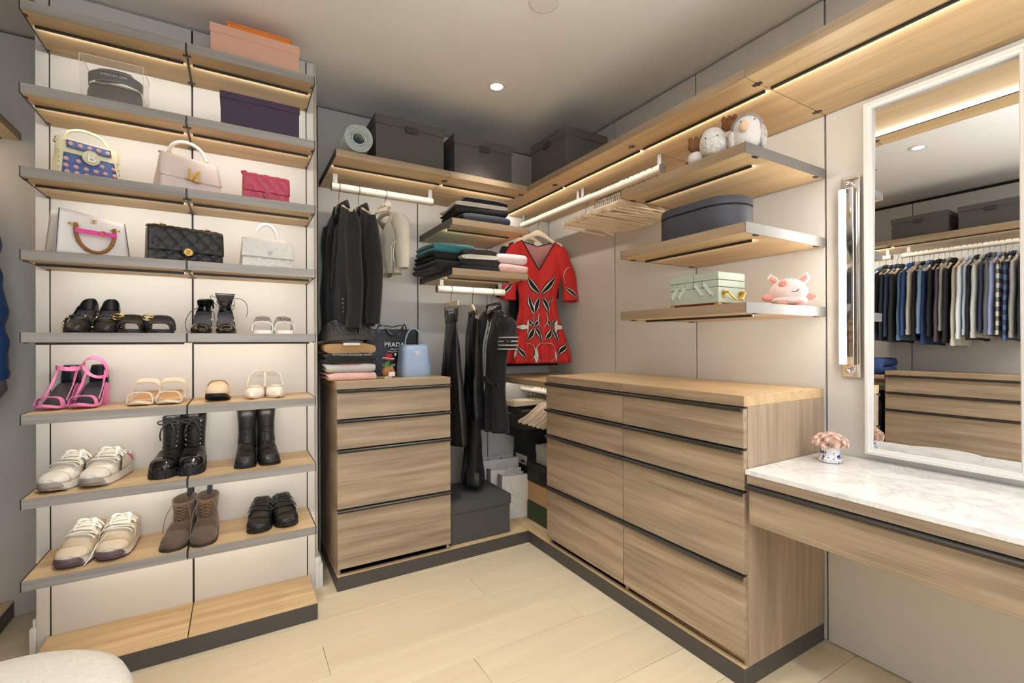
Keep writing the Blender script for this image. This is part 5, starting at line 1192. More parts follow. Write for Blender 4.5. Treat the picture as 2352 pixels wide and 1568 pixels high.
for s in (-1, 1):   # sleeve print follows the sleeve tube
    def sl_fn(u, v, q, o, s=s):
        f = 1 - v; r = lerp(0.062, 0.058, f)
        a = u * 1.2
        return Vector((s * (0.165 + (0.075 if s > 0 else 0.06) * smooth(f * 1.3)) + r * sin(a), -0.02 * f * f - (r * 0.5 + o) * cos(a), SLZ - 0.385 * f))
    def cv(fn, x, z):
        v = 1 - (SLZ - z) / 0.385; c = s * (0.165 + (0.075 if s > 0 else 0.06) * smooth((1 - v) * 1.3)); return max(-1, min(1, (x - c) / 0.060 / 1.1)), v
    def sl_leaf(a, b, wd, bend=0.0):
        for m_, g, o, nm in ((PRK, 1.28, 0.0022, 'leaf_outline'), (PRW, 1.02, 0.0030, 'leaf_border'), (PRK, 0.62, 0.0038, 'leaf_centre')): surf_leaf(sl_fn, a, b, wd * g, m_, o, nm, bend, cv)
    c0 = s * 0.225
    if s > 0:
        sl_leaf((0.185, -0.475), (0.285, -0.555), 0.014, 0.006)
        for m_, r, o in ((PRK, 0.0052, 0.0015), (PRW, 0.0026, 0.0046)):
            M().tube([sl_fn(*cv(None, x, z), -1, o) for x, z in A2(0.232, -0.405, 0.050, 0.075, 20, 215)], r, 6, flat=0.5).build('leaf_line', m_, t)
    else:
        sl_leaf((-0.275, -0.535), (-0.205, -0.465), 0.014, 0.0)
        for m_, r, o in ((PRK, 0.0052, 0.0015), (PRW, 0.0026, 0.0046)):
            M().tube([sl_fn(*cv(None, x, z), -1, o) for x, z in A2(-0.30, -0.42, 0.10, 0.09, -30, 30)], r, 6, flat=0.5).build('leaf_line', m_, t)
t, fn = garment('black_dress', 'black dress hanging directly behind the red patterned dress', 'dress', (-0.285, -0.143, RZ), -12, WOOLK, 0.40, 0.05, -0.100, -1.03, 0.36, (0.045, 0.04), slope=0.075, neckw=0.10, vdrop=0.06, hemW=0.47, waist=(0.5, 0.28), nf=4, fold=0.008, seed=2.2)
# ------------------------------------------------------------------ empty hangers on the long rail
HL = 'empty wooden hangers on the long rail'
ORD = ['first', 'second', 'third', 'fourth', 'fifth', 'sixth', 'seventh', 'eighth', 'ninth', 'tenth', 'eleventh', 'twelfth', 'thirteenth', 'fourteenth', 'fifteenth', 'sixteenth']
h0 = None
yy = [-0.790] + [-0.866 - 0.0161 * i for i in range(15)] + [-1.135, -1.165, -1.205, -1.24, -1.285, -1.33]
for i, y in enumerate(yy):
    lab = ('single empty wooden hanger apart from the packed ones, towards the red dress' if i == 0 else f'empty wooden hanger packed mid-rail, {ORD[i - 1]} of its row from the red dress' if i < 16 else f'loosely spaced empty wooden hanger, {ORD[21 - i]} from the rail end by the plush toys')
    rz = (7 if i == 0 else R.uniform(-3, 3) if i < 16 else R.uniform(-8, 6))
    grp = None if i == 0 else HL if i < 16 else 'spaced empty hangers at the rail end'
    if h0 is None: h0 = wood_hanger(lab, (-0.28, y, RZ), rz, None, hw=0.218, drop=0.082, slope=0.088, bar=True)
    else:
        o = copy_thing(h0, (-0.28, y, RZ), rz, lab, rot=(0, R.uniform(-0.02, 0.02), math.radians(rz))); o['group'] = grp
# ------------------------------------------------------------------ folded clothes
def fold_layer(w, d, th, path, m, parent, name='fold', seed=0.0, n=14):
    """soft cloth slab following a yz path (front folds show as round edges)"""
    P_ = [Vector((0, y, z)) for y, z in path]; rings = []
    for i, p in enumerate(P_):
        tg = (P_[min(i + 1, len(P_) - 1)] - P_[max(i - 1, 0)]).normalized(); nn = Vector((0, -tg.z, tg.y))
        ring = []
        for k in range(n):
            a = 2 * PI * k / n; cx = abs(cos(a)) ** 0.35 * (1 if cos(a) > 0 else -1); cn = abs(sin(a)) ** 0.7 * (1 if sin(a) > 0 else -1)
            q = p + Vector((cx * w / 2 * (1 + 0.03 * noise.noise((p.y * 9 + seed, p.z * 40, cx)) * 2), 0, 0)) + nn * (cn * th / 2)
            q.z += 0.006 * noise.noise((q.x * 14 + seed * 3, q.y * 14, q.z * 9 + seed)) + th * 0.12 * noise.noise((q.x * 30, q.y * 22, seed))
            ring.append(q)
        rings.append(ring)
    return M().loft(rings).build(name, m, parent, sharp=80)
def folded(name, label, cat, loc, rz, w, d, h, m, layers=2, group=None, seed=0.0, sag=0.0):
    t = thing(name, label, cat, loc, rz, group)
    th = h / layers; path = []; z = th / 2; fwd = True
    for L in range(layers):
        ys = [lerp(d / 2 - 0.01, -d / 2 + th * 0.5, i / 8) for i in range(9)]
        if not fwd: ys = ys[::-1]
        path += [(y, z - sag * smooth(abs(y) / (d / 2)) ** 2) for y in ys]
        if L < layers - 1:
            yc = -d / 2 + th * 0.5 if fwd else d / 2 - 0.01; s = -1 if fwd else 1
            path += [(yc + s * th * 0.5 * sin(PI * j / 6), z + th * (1 - cos(PI * j / 6)) / 2 - (sag if fwd else sag)) for j in range(1, 6)]
        z += th; fwd = not fwd
    fold_layer(w, d, th * 1.02, path, m, t, 'cloth', seed)
    return t
GJ = 'folded trousers on the upper short shelf'
zz = 1.9475
for (lb, m_, h, w, x, y, rz, ly) in (('folded navy denim trousers at the front of the stack base', NAVY, 0.056, 0.315, -0.800, -0.36, -3, 2),):
    folded('folded_trousers', lb, 'trousers', (x, y, zz), rz, w, 0.30, h, m_, ly, GJ, 1.0)
folded('folded_trousers', 'folded black denim trousers in the middle of the trouser stack', 'trousers', (-0.815, -0.340, zz + 0.058), -4, 0.345, 0.30, 0.042, BLKT, 2, GJ, 2.0)
folded('folded_trousers', 'folded ivory trousers lying on the black denim', 'trousers', (-0.815, -0.340, zz + 0.101), -4, 0.350, 0.30, 0.026, IVOK, 1, GJ, 3.0)
t = folded('folded_trousers', 'folded black trousers with pale lining on top of the stack', 'trousers', (-0.780, -0.335, zz + 0.128), -3, 0.300, 0.28, 0.030, BLKT, 1, GJ, 4.0)
fold_layer(0.29, 0.27, 0.010, [(lerp(0.12, -0.12, i / 8), 0.036) for i in range(9)], GREYT, t, 'pale_lining', 5.0)
GS = 'folded knitwear on the lower short shelf'
zl = 1.6635
folded('folded_sweater', 'black sweater drooping over the dark shelf end, lowest of its pile', 'sweater', (-0.985, -0.26, zl), 4, 0.27, 0.36, 0.062, WOOLK, 2, GS, 6.0)
folded('folded_sweater', 'fuzzy black sweater under the teal one', 'sweater', (-0.985, -0.25, zl + 0.063), 2, 0.26, 0.32, 0.052, mat('black_mohair', S(34, 32, 32), 0.95, var=0.25, scale=120, bump=0.6, bscale=500), 2, GS, 7.0)
folded('folded_sweater', 'teal sweater on top of the pile beside the wall panel joint', 'sweater', (-0.975, -0.25, zl + 0.117), 3, 0.27, 0.30, 0.060, TEAL, 2, GS, 8.0, 0.006)
folded('folded_sweater', 'black ribbed sweater at the bottom of the middle pile', 'sweater', (-0.830, -0.40, zl), -8, 0.25, 0.25, 0.034, WOOLK, 1, GS, 9.0)
folded('folded_sweater', 'black cardigan second from the bottom of the middle pile', 'sweater', (-0.832, -0.40, zl + 0.035), -8, 0.24, 0.25, 0.034, WOOLK, 1, GS, 10.0)
folded('folded_sweater', 'ivory top in the middle pile under the charcoal one', 'sweater', (-0.835, -0.40, zl + 0.070), -8, 0.23, 0.24, 0.026, IVOK, 1, GS, 11.0)
folded('folded_sweater', 'charcoal top lying on the middle pile', 'sweater', (-0.830, -0.39, zl + 0.097), -6, 0.225, 0.24, 0.032, CHAR, 1, GS, 12.0)
folded('folded_sweater', 'blush pink sweater at the bottom of the pile by the red dress', 'sweater', (-0.625, -0.40, zl), -4, 0.20, 0.26, 0.055, PNKK, 2, GS, 13.0)
folded('folded_sweater', 'pale pink fleece on the blush sweater', 'sweater', (-0.630, -0.39, zl + 0.056), -5, 0.205, 0.27, 0.062, LPNK, 2, GS, 14.0)
folded('folded_sweater', 'beige knit rolled at the back of the lower short shelf', 'sweater', (-0.680, -0.14, zl), 10, 0.20, 0.18, 0.150, BEIK, 3, GS, 15.0)
# ------------------------------------------------------------------ things on the four-drawer chest
GC = 'folded clothes on the chest of four drawers'
zc = 1.0455
xc = -1.585; yc_ = -0.330
t = folded('folded_knit', 'folded pale pink knit at the very bottom on the chest', 'knitwear', (xc, yc_, zc), 2, 0.245, 0.30, 0.040, PNKK, 2, GC, 21.0)
t = folded('folded_knit', 'folded grey knit with dusty rose diamond above the pale pink one', 'knitwear', (xc, yc_, zc + 0.041), -2, 0.250, 0.30, 0.046, GREYT, 2, GC, 22.0)
M().prism([(-0.055, 0.046), (0.055, 0.046), (0.0, 0.004)], -0.154, -0.148).build('diamond', ROSE, t)
t = folded('folded_knit', 'folded black knit with white floral yoke under the tan cardigan', 'knitwear', (xc, yc_, zc + 0.088), 1, 0.255, 0.31, 0.052, WOOLK, 2, GC, 23.0)
FLO = mat('floral_yoke', S(110, 108, 106), 0.8, var=0.95, scale=120)
M().grid(lambda u, v: (lerp(-0.10, 0.10, u), -0.158 - 0.004 * sin(PI * u), 0.050 - (0.010 + 0.030 * sin(PI * u)) * v), 16, 4).build('floral_yoke', FLO, t, solid=0.003)
t = folded('folded_knit', 'folded tan cotton jacket with white label under the monogram puffer', 'jacket', (xc, yc_, zc + 0.141), -1, 0.262, 0.31, 0.052, TANC, 1, GC, 24.0)
M().box(-0.040, 0.044, -0.152, -0.148, 0.040, 0.054, 0.001).build('sewn_label', PAPW, t)
def monogram_mat():
    m = bpy.data.materials.new('monogram_quilt'); m.use_nodes = True
    nt = m.node_tree; b = nt.nodes['Principled BSDF']; b.inputs['Roughness'].default_value = 0.55
    b.inputs['Base Color'].default_value = S(52, 50, 48); return m
MONO = monogram_mat()
t = thing('puffer_jacket', 'dark grey puffer jacket with key-pattern monogram on top of the pile', 'jacket', (xc + 0.005, yc_ + 0.01, zc + 0.194), 1, GC)
def puff(u, v, o=0.0):
    a = lerp(0.06, PI * 0.98, v); x = (u - 0.5) * 0.272
    e = (1 - abs(2 * u - 1) ** 3) ** 0.5
    return Vector((x, -0.155 * cos(a) * (0.75 + 0.25 * e) * 1.0 - o * cos(a), (0.018 + 0.108 * e) * sin(a) ** 0.75 + 0.002 + o * sin(a) + 0.004 * noise.noise((u * 7, v * 5, 2))))
M().grid(lambda u, v: tuple(puff(u, v)), 30, 20).add([(-0.12, -0.13, 0), (0.12, -0.13, 0), (0.12, 0.13, 0), (-0.12, 0.13, 0)], [(0, 1, 2, 3)]).build('puffed_body', MONO, t, sharp=80)
LINEG = mat('monogram_line', S(104, 100, 94), 0.6, var=0.1)
G1 = [(0.92, 0.92), (0.08, 0.92), (0.08, 0.08), (0.92, 0.08), (0.92, 0.58), (0.45, 0.58), (0.45, 0.34)]
for r_ in range(4):
    for c_ in range(8):
        u0, v0 = 0.07 + c_ * 0.110, 0.07 + r_ * 0.105
        g = [(p if (c_ // 2) % 2 == 0 else (1 - p[0], p[1])) for p in G1]; g = [(p if r_ % 2 == 0 else (p[0], 1 - p[1])) for p in g]
        path = []
        for a, b in zip(g, g[1:]): path += [(lerp(a[0], b[0], f), lerp(a[1], b[1], f)) for f in (0, 0.5)]
        path.append(g[-1])
        M().strap([puff(u0 + p[0] * 0.098, v0 + p[1] * 0.090, 0.0015) for p in path], 0.0036, 0.0012, [(puff(u0 + p[0] * 0.098, v0 + p[1] * 0.09, 1.0) - puff(u0 + p[0] * 0.098, v0 + p[1] * 0.09, 0.0)).cross(puff(min(1, u0 + p[0] * 0.098 + 0.01), v0 + p[1] * 0.09) - puff(u0 + p[0] * 0.098, v0 + p[1] * 0.09) + Vector((0.0001, 0, 0))) if False else Vector((0.7, 0, 0.7)) for p in path]).build('key_motif', LINEG, t)
M().tube([puff(0.60, v, 0.003) for v in [i / 16 for i in range(1, 13)]], 0.0035, 6).build('zip', SILVER, t)
t = thing('tote_bag', 'large black sequined tote with white lettering behind the small blue bag', 'tote bag', (-1.305, -0.215, zc), -2)
SEQK = mat('black_sequins', S(26, 28, 34), 0.16, 0.35, var=0.5, scale=260, bump=0.6, bscale=140)
M().loft([rr(lerp(0.27, 0.335, s), lerp(0.12, 0.035, s), 0.015, 0.275 * s) for s in (0, 0.03, 0.3, 0.6, 0.9, 1.0)], cap=(True, False)).build('body', SEQK, t)
def catmull(pts, n=6):
    P_ = [Vector(p) for p in pts]; P_ = [P_[0]] + P_ + [P_[-1]]; out = []
    for i in range(1, len(P_) - 2):
        for j in range(n):
            f = j / n; p0, p1, p2, p3 = P_[i - 1:i + 3]
            out.append(0.5 * (2 * p1 + (p2 - p0) * f + (2 * p0 - 5 * p1 + 4 * p2 - p3) * f * f + (3 * p1 - p0 - 3 * p2 + p3) * f ** 3))
    return out + [P_[-1]]
M().strap(catmull([(-0.078, -0.018, 0.255), (-0.082, -0.020, 0.285), (-0.068, -0.024, 0.303), (-0.042, -0.030, 0.285), (-0.015, -0.036, 0.250), (0.012, -0.038, 0.238), (0.040, -0.036, 0.248), (0.058, -0.030, 0.280), (0.074, -0.024, 0.303), (0.086, -0.020, 0.285), (0.080, -0.018, 0.255)]), 0.012, 0.006, (0, 1, 0.15)).build('handle', BLKP, t)
M().strap(catmull([(-0.078, 0.018, 0.255), (-0.070, 0.020, 0.290), (-0.03, 0.022, 0.296), (0.02, 0.022, 0.290), (0.07, 0.020, 0.300), (0.080, 0.018, 0.255)]), 0.012, 0.006, (0, 1, 0.1)).build('handle', BLKP, t)
text_mesh('lettering', 'PRADA', 0.036, WHITE, t, (0.010, -0.043, 0.182), (math.radians(82), 0, 0), 0.0006, bold=0.0004, spacing=1.05)
text_mesh('lettering', 'MILANO', 0.0125, WHITE, t, (0.012, -0.047, 0.156), (math.radians(82), 0, 0), 0.0005, bold=0.0001, spacing=1.1)
M().tube([(lerp(-0.030, 0.040, i / 10), -0.0485, 0.142 + 0.003 * sin(4 * PI * i / 10)) for i in range(11)], 0.0018, 5).ball((0.014, -0.051, 0.125), 0.008, 0.002, 0.010, 10, 6).build('crest', WHITE, t)
t = thing('bucket_bag', 'small sky blue bucket bag with triangular plate and thin handle', 'handbag', (-1.212, -0.355, zc), 5)
M().loft([rr(w, d, r, z, 5) for w, d, r, z in ((0.165, 0.120, 0.02, 0), (0.172, 0.126, 0.025, 0.006), (0.172, 0.122, 0.03, 0.06), (0.160, 0.108, 0.03, 0.14), (0.156, 0.102, 0.03, 0.180))], cap=(True, False)).build('body', BLUEB, t, solid=0.003)
M().tube([(0.156 / 2 * 0 + x, y, 0.180) for x, y, _ in rr(0.157, 0.103, 0.03, 0, 5)], 0.0024, 6, loop=True).build('rim', BLUEB, t)
M().prism([(-0.024, 0.145), (0.024, 0.145), (0.0, 0.118)], -0.0570, -0.0540).build('triangle_plate', TRI, t)
loop_handle(0.105, 0.098, 0.0035, BLUEB, t, 0.178, 0.0, n=22)
for s in (-1, 1): M().tube([(s * 0.0525, -0.003, 0.168), (s * 0.0525, -0.003, 0.184)], 0.006, 8).build('handle_mount', SILVER, t)
M().strap([(0.086, -0.01, 0.115), (0.097, -0.012, 0.080), (0.098, -0.012, 0.012)], 0.020, 0.003, (0, 1, 0)).build('side_tag', BLUEB, t)
for z in (0.122, 0.100): M().ball((0.086, -0.02, z), 0.003, n=8, m=5).build('rivet', SILVER, t)
t = thing('plush_plant', 'plush smiling flower pot with red heart and pink petals', 'plush toy', (-1.390, -0.455, zc), 8)
POT = mat('plush_terracotta', S(168, 116, 72), 0.9, var=0.08, bump=0.3, bscale=500); LEAFG = mat('plush_green', S(112, 150, 84), 0.9, var=0.08, bump=0.3, bscale=400); HEART = mat('plush_red', S(184, 24, 40), 0.9, var=0.06, bump=0.3, bscale=400); PETP = mat('plush_pink', S(220, 150, 150), 0.9, var=0.06, bump=0.3, bscale=400)
M().lathe([(0.020, 0.0), (0.021, 0.010), (0.019, 0.014)], 18).build('base', WOOLC, t)
M().lathe([(0.016, 0.0125), (0.028, 0.020), (0.034, 0.034), (0.033, 0.048), (0.027, 0.060), (0.024, 0.063)], 22).build('pot', POT, t)
for s in (-1, 1):
    M().ball((0.004 + s * 0.007, -0.0315, 0.053), 0.0018, n=8, m=5).build('eye', BLKP, t)
    M().strap(bez((0, 0, 0.062), (s * 0.012, -0.006, 0.066), (s * 0.024, -0.008, 0.070), (s * 0.037, -0.010, 0.076)), [0.006 + 0.012 * sin(PI * min(1, i / 14) ** 0.8) for i in range(15)], 0.005, (0, 1, 0.3)).build('leaf', LEAFG, t)
M().strap(bez((0, 0.006, 0.062), (-0.004, 0.008, 0.07), (-0.008, 0.008, 0.08), (-0.006, 0.008, 0.090)), [0.004 + 0.016 * sin(PI * i / 14) for i in range(15)], 0.005, (1, 0, 0)).build('leaf', LEAFG, t)
M().tube([(0.004 + 0.004 * cos(a), -0.0335, 0.046 + 0.004 * sin(a)) for a in [PI + PI * i / 8 for i in range(9)]], 0.0012, 5).build('mouth', BLKP, t)
M().box(-0.014, 0.024, -0.0385, -0.0365, 0.014, 0.038, 0.0008).build('card', PAPW, t)
for s in (-1, 1): M().ball((0.005 + s * 0.019, -0.038, 0.032), 0.004, n=8, m=5).build('hand', POT, t)
M().tube([(0.002, 0, 0.062), (0.003, 0, 0.102)], 0.0028, 8).build('stem', LEAFG, t)
for a in range(5):
    q = 2 * PI * a / 5 + 0.3
    M().ball((0.004 + 0.022 * cos(q), 0.016 * sin(q), 0.106 + (0.006 if cos(q) < -0.5 else 0)), 0.016, 0.011, 0.0045, 10, 6).build('petal', PETP, t)
M().ball((0.004 - 0.008, -0.003, 0.124), 0.011, 0.008, 0.010, 10, 7).build('heart_flower', HEART, t); M().ball((0.004 + 0.008, -0.003, 0.124), 0.011, 0.008, 0.010, 10, 7).ball((0.004, -0.003, 0.114), 0.010, 0.0075, 0.008, 10, 6).build('heart_flower', HEART, t)
# ------------------------------------------------------------------ corner bay on the plinth
zp_ = 0.075
lid_box('large dark grey lidded box standing on the plinth below the dresses', (-0.854, -0.330, zp_), 0, 0.396, 0.355, 0.236, 0.058, BOXD, over=0.006)
def paper_bag(label, loc, rz, w, d, h, rope=True, holes=False, lean=0.0, dots=0, seed=0):
    t = thing('paper_bag', label, 'paper bag', loc, rz, 'white paper bags on the corner plinth', rot=(math.radians(lean), 0, math.radians(rz)))
    k = M()
    k.box(-w / 2, w / 2, -d / 2, -d / 2 + 0.0012, 0, h).build('front', PAPW, t); M().box(-w / 2, w / 2, d / 2 - 0.0012, d / 2, 0, h).build('back', PAPW, t)
    for s in (-1, 1):
        M().add([(s * w / 2, -d / 2, 0), (s * w / 2, d / 2, 0), (s * w / 2, d / 2, h), (s * (w / 2 - 0.018), 0, h), (s * w / 2, -d / 2, h), (s * w / 2, 0, 0)], [(0, 5, 3, 4), (5, 1, 2, 3)]).build('gusset', PAPIN, t, solid=0.001)
    M().box(-w / 2, w / 2, -d / 2, d / 2, 0, 0.002).build('bottom', PAPW, t)
    if rope:
        for y in (-d / 2 - 0.002, d / 2 - 0.004):
            if y < 0: M().tube(bez((-w * 0.22, y, h - 0.022), (-w * 0.10, y - 0.006, h - 0.17), (w * 0.22, y - 0.006, h - 0.17), (w * 0.22, y, h - 0.022), 18), 0.0024, 6).build('rope_handle', PAPW, t)
            else: M().tube(bez((-w * 0.22, y, h - 0.022), (-w * 0.18, y, h + 0.05), (w * 0.18, y, h + 0.05), (w * 0.22, y, h - 0.022), 16), 0.0024, 6).build('rope_handle', PAPW, t)
    if holes:
        for s in (-1, 1): M().tube([(s * w * 0.18, d / 2 - 0.0025, h - 0.02), (s * w * 0.18, d / 2 - 0.001, h - 0.02)], 0.005, 12).build('handle_hole', BOXK, t)
    rr_ = random.Random(seed)
    for i in range(dots): M().tube([(lerp(-w * 0.4, w * 0.4, rr_.random()), -d / 2 - 0.0004, 0), (0, 0, 0)], 0.0, 3) if False else M().ball((lerp(-w * 0.42, w * 0.42, rr_.random()), -d / 2 - 0.0002, lerp(0.05, h * 0.96, (i + 0.5) / dots)), 0.0024, 0.0006, 0.0024, 8, 4).build('dot', BOXK, t)
    return t
paper_bag('tall white paper bag at the back with two punched holes', (-0.505, -0.075, zp_), -6, 0.285, 0.105, 0.345, False, True)
paper_bag('white paper bag with rope handles in the middle of the three', (-0.515, -0.185, zp_), -6, 0.225, 0.075, 0.300, True)
b_ = paper_bag('foremost small white dotted paper bag with a looping rope handle', (-0.512, -0.300, zp_), -8, 0.185, 0.080, 0.285, True, dots=9, seed=3)
text_mesh('lettering', 'GADIA', 0.017, PAPIN, b_, (0.012, -0.0408, 0.155), (PI / 2, 0, 0), 0.0002, spacing=1.7)
# boxes stacked beside the wide chest
GB = 'boxes stacked in the corner beside the wide chest'
CARDT = mat('kraft_card', S(190, 152, 108), 0.7, var=0.03); CARDO = mat('orange_side_card', S(176, 118, 52), 0.6, var=0.03); GRNC = mat('dark_green_card', S(52, 66, 42), 0.6, var=0.04); LGREY = mat('pale_grey_card', S(178, 178, 174), 0.65, var=0.02)
KLID = mat('charcoal_card', S(58, 56, 54), 0.7, var=0.03)
def cbox(label, x0, x1, y0, y1, z0, h, m, lid=0.03, ml=None, over=0.0025):
    t = lid_box(label, ((x0 + x1) / 2, (y0 + y1) / 2, z0), -90, abs(y1 - y0), abs(x1 - x0), h, lid, m, ml, over=over, group=GB)
    return t
cbox('dark green box on the plinth at the bottom of the front stack', -0.44, -0.12, -0.68, -0.365, zp_, 0.118, GRNC, 0.002, over=0.0)
cbox('kraft box with orange end lying on the green box', -0.43, -0.12, -0.67, -0.355, zp_ + 0.119, 0.128, CARDT, 0.004, CARDO, over=0.001)
cbox('black shoe box in the front stack under the pale grey box', -0.43, -0.13, -0.66, -0.345, zp_ + 0.248, 0.122, BOXK, 0.032, mat('black_lid_card', S(48, 48, 49), 0.6, var=0.03))
cbox('pale grey lidded box on top of the front stack', -0.40, -0.13, -0.70, -0.415, zp_ + 0.371, 0.118, LGREY, 0.045)
t = cbox('black labelled shoe box at the bottom of the back stack', -0.34, -0.03, -0.335, -0.03, zp_, 0.255, BOXK, 0.03)
for nm, z0 in (('lower', 0.165),): M().box(-0.13, 0.02, -0.1585, -0.1565, z0, z0 + 0.06).build('white_label', PAPW, t)
t = cbox('black labelled shoe box in the middle of the back stack', -0.34, -0.03, -0.330, -0.03, zp_ + 0.256, 0.130, BOXK, 0.03)
lb = M().box(-0.12, 0.03, -0.1585, -0.1565, 0.040, 0.105).build('white_label', PAPW, t)
for i in range(9): M().box(-0.05 + i * 0.006, -0.047 + i * 0.006 + (i % 3) * 0.001, -0.1592, -0.1586, 0.050, 0.072).build('barcode_line', BOXK, lb)
cbox('black shoe box near the top of the back stack', -0.34, -0.03, -0.330, -0.03, zp_ + 0.387, 0.115, BOXK, 0.03)
cbox('wide charcoal lidded box on top of the back stack', -0.43, -0.03, -0.325, -0.03, zp_ + 0.503, 0.140, BOXK, 0.070, KLID, 0.004)
# low rail: clip hangers at the back, wooden hangers in front
LR = 0.905
c0 = clip_hanger('wooden clip hanger on the low rail, first from the back panel', (-0.28, -0.095, LR), -3, 'clip hangers on the low rail', hw=0.185, drop=0.075)
for i in range(1, 7): copy_thing(c0, (-0.28, -0.095 - 0.022 * i, LR), R.uniform(-5, 2), f'wooden clip hanger on the low rail, {ORD[i]} from the back panel')
h_ = wood_hanger('wooden hanger on the low rail, first after the clip hangers', (-0.28, -0.335, LR), -4, 'wooden hangers on the low rail', hw=0.215, drop=0.075, slope=0.10)
for i in range(1, 9): copy_thing(h_, (-0.28, -0.335 - 0.034 * i, LR), R.uniform(-6, 1), f'wooden hanger on the low rail, {ORD[i]} after the clip hangers')
# ------------------------------------------------------------------ display shelves
FURW = mat('white_plush', S(236, 232, 226), 0.95, var=0.05, scale=80, bump=0.9, bscale=180, sheen=0.4); FURG = mat('grey_plush', S(150, 144, 142), 0.95, var=0.18, scale=90, bump=0.9, bscale=180, sheen=0.4); FURB = mat('brown_plush', S(134, 92, 56), 0.9, var=0.15, scale=40, bump=0.5, bscale=200); SALM = mat('peach_plush', S(232, 200, 170), 0.9, var=0.04, bump=0.3, bscale=300)
def fuzzy(c, rx, ry, rz_, amp=0.05, n=26, m_=18, seed=0):
    k = M().ball(c, rx, ry, rz_, n, m_)
    k.v = [tuple(Vector(c) + (Vector(p) - Vector(c)) * (1 + amp * noise.noise((p[0] * 60 + seed, p[1] * 60, p[2] * 60)))) for p in k.v]; return k
t = thing('plush_penguin', 'plush grey and white penguin chick with peach beak', 'plush toy', (-0.455, -1.935, 1.9475), -58, scale=(0.86, 0.86, 0.92))
fuzzy((0, 0, 0.055), 0.062, 0.058, 0.060).build('body', FURW, t, sharp=180)
fuzzy((0, -0.016, 0.090), 0.052, 0.050, 0.046, seed=2).build('face', FURW, t, sharp=180)
fuzzy((0, 0.008, 0.100), 0.064, 0.056, 0.054, seed=3).build('hood', FURG, t, sharp=180)
fuzzy((-0.056, -0.005, 0.050), 0.018, 0.030, 0.040, seed=4).build('wing', FURW, t, sharp=180); fuzzy((0.060, 0.0, 0.050), 0.018, 0.032, 0.046, 0.12, seed=5).build('wing', mat('grey_white_plush', S(198, 194, 190), 0.95, var=0.35, scale=60, bump=0.9, bscale=180), t, sharp=180)
fuzzy((-0.010, -0.064, 0.082), 0.020, 0.018, 0.020, 0.03).build('beak', SALM, t, sharp=180)
for s in (-1, 1): M().ball((s * 0.026 + 0.004, -0.061, 0.104), 0.003, n=8, m=5).build('eye', BLKP, t)
t = thing('plush_reindeer', 'plush white reindeer lying with brown antlers and speckled muzzle', 'plush toy', (-0.462, -1.800, 1.9475), -66, scale=(1.08, 1.08, 1.12))
fuzzy((0.010, 0.045, 0.040), 0.070, 0.075, 0.042).build('body', FURW, t, sharp=180); fuzzy((0.0, -0.015, 0.066), 0.046, 0.044, 0.054, 0.05, seed=6).build('head', FURW, t, sharp=180)
fuzzy((0.012, -0.045, 0.042), 0.044, 0.032, 0.034, 0.06, seed=8).build('muzzle', mat('speckled_plush', S(226, 222, 216), 0.95, var=0.30, scale=110, bump=0.8, bscale=180), t, sharp=180)
fuzzy((0.070, -0.012, 0.082), 0.036, 0.012, 0.017, 0.04, seed=9).build('ear', FURW, t, sharp=180); fuzzy((-0.060, -0.015, 0.026), 0.030, 0.024, 0.024, 0.04, seed=10).build('paw', FURW, t, sharp=180)
for c, r_ in (((-0.062, 0.010, 0.080), 0.030), ((0.052, 0.012, 0.128), 0.026)):
    a_ = fuzzy(c, r_ * 1.1, r_ * 0.6, r_ * 0.85, 0.04, seed=11); a_.build('antler', FURB, t, sharp=180)
    for q in range(3): fuzzy((c[0] - r_ * 0.7 + q * r_ * 0.7, c[1] - 0.008, c[2] + r_ * 0.7), 0.009, 0.009, 0.012, 0.05, 12, 8).build('antler_tip', FURB, t, sharp=180)
for s in (-1, 1): M().ball((s * 0.020 + 0.004, -0.056, 0.074), 0.0032, n=8, m=5).build('eye', BLKP, t)
M().box(0.072, 0.090, -0.03, 0.0, 0.03, 0.065, 0.003).build('tag', HEART, t)
t = thing('oval_case', 'dark blue-grey oval lidded case on the middle display shelf', 'case', (-0.375, -1.690, 1.6645), -90)
CASE = mat('slate_leather', S(72, 74, 82), 0.5, var=0.04, bump=0.25, bscale=300)
def stadium(w, d, z, k=10):
    r = d / 2; out = []
    for sx, a0 in ((1, -90), (-1, 90)):
        for i in range(k + 1):
            a = math.radians(a0 + 180 * i / k); out.append((sx * (w / 2 - r) + r * cos(a), r * sin(a), z))
    return out
M().loft([stadium(0.392, 0.222, 0), stadium(0.396, 0.226, 0.004), stadium(0.396, 0.226, 0.106), stadium(0.390, 0.220, 0.108)]).build('body', CASE, t)
M().loft([stadium(0.386, 0.216, 0.1085), stadium(0.386, 0.216, 0.1125)]).build('seam', BOXK, t)
M().loft([stadium(0.392, 0.222, 0.113), stadium(0.398, 0.228, 0.115), stadium(0.398, 0.228, 0.138), stadium(0.388, 0.218, 0.146)]).build('lid', CASE, t)
t = thing('sewing_box', 'sage green cantilever sewing box with brass handle and feet', 'sewing box', (-0.434, -1.742, 1.3795), -90)
SAGE = mat('sage_enamel', S(176, 186, 168), 0.35, var=0.02)
M().box(-0.115, 0.115, -0.083, 0.083, 0.010, 0.070, 0.0015).build('base_box', SAGE, t)
M().box(-0.105, 0.105, -0.075, 0.075, 0.006, 0.0098).build('under_panel', mat('orange_felt', S(176, 84, 40), 0.8), t)
for a, b in ((-0.115, -0.0015), (0.0015, 0.115)) :
    M().box(a, b, -0.083, 0.083, 0.0715, 0.0975, 0.0012).build('tray', SAGE, t); M().box(a, b, -0.083, 0.083, 0.099, 0.129, 0.0015).build('lid', SAGE, t)
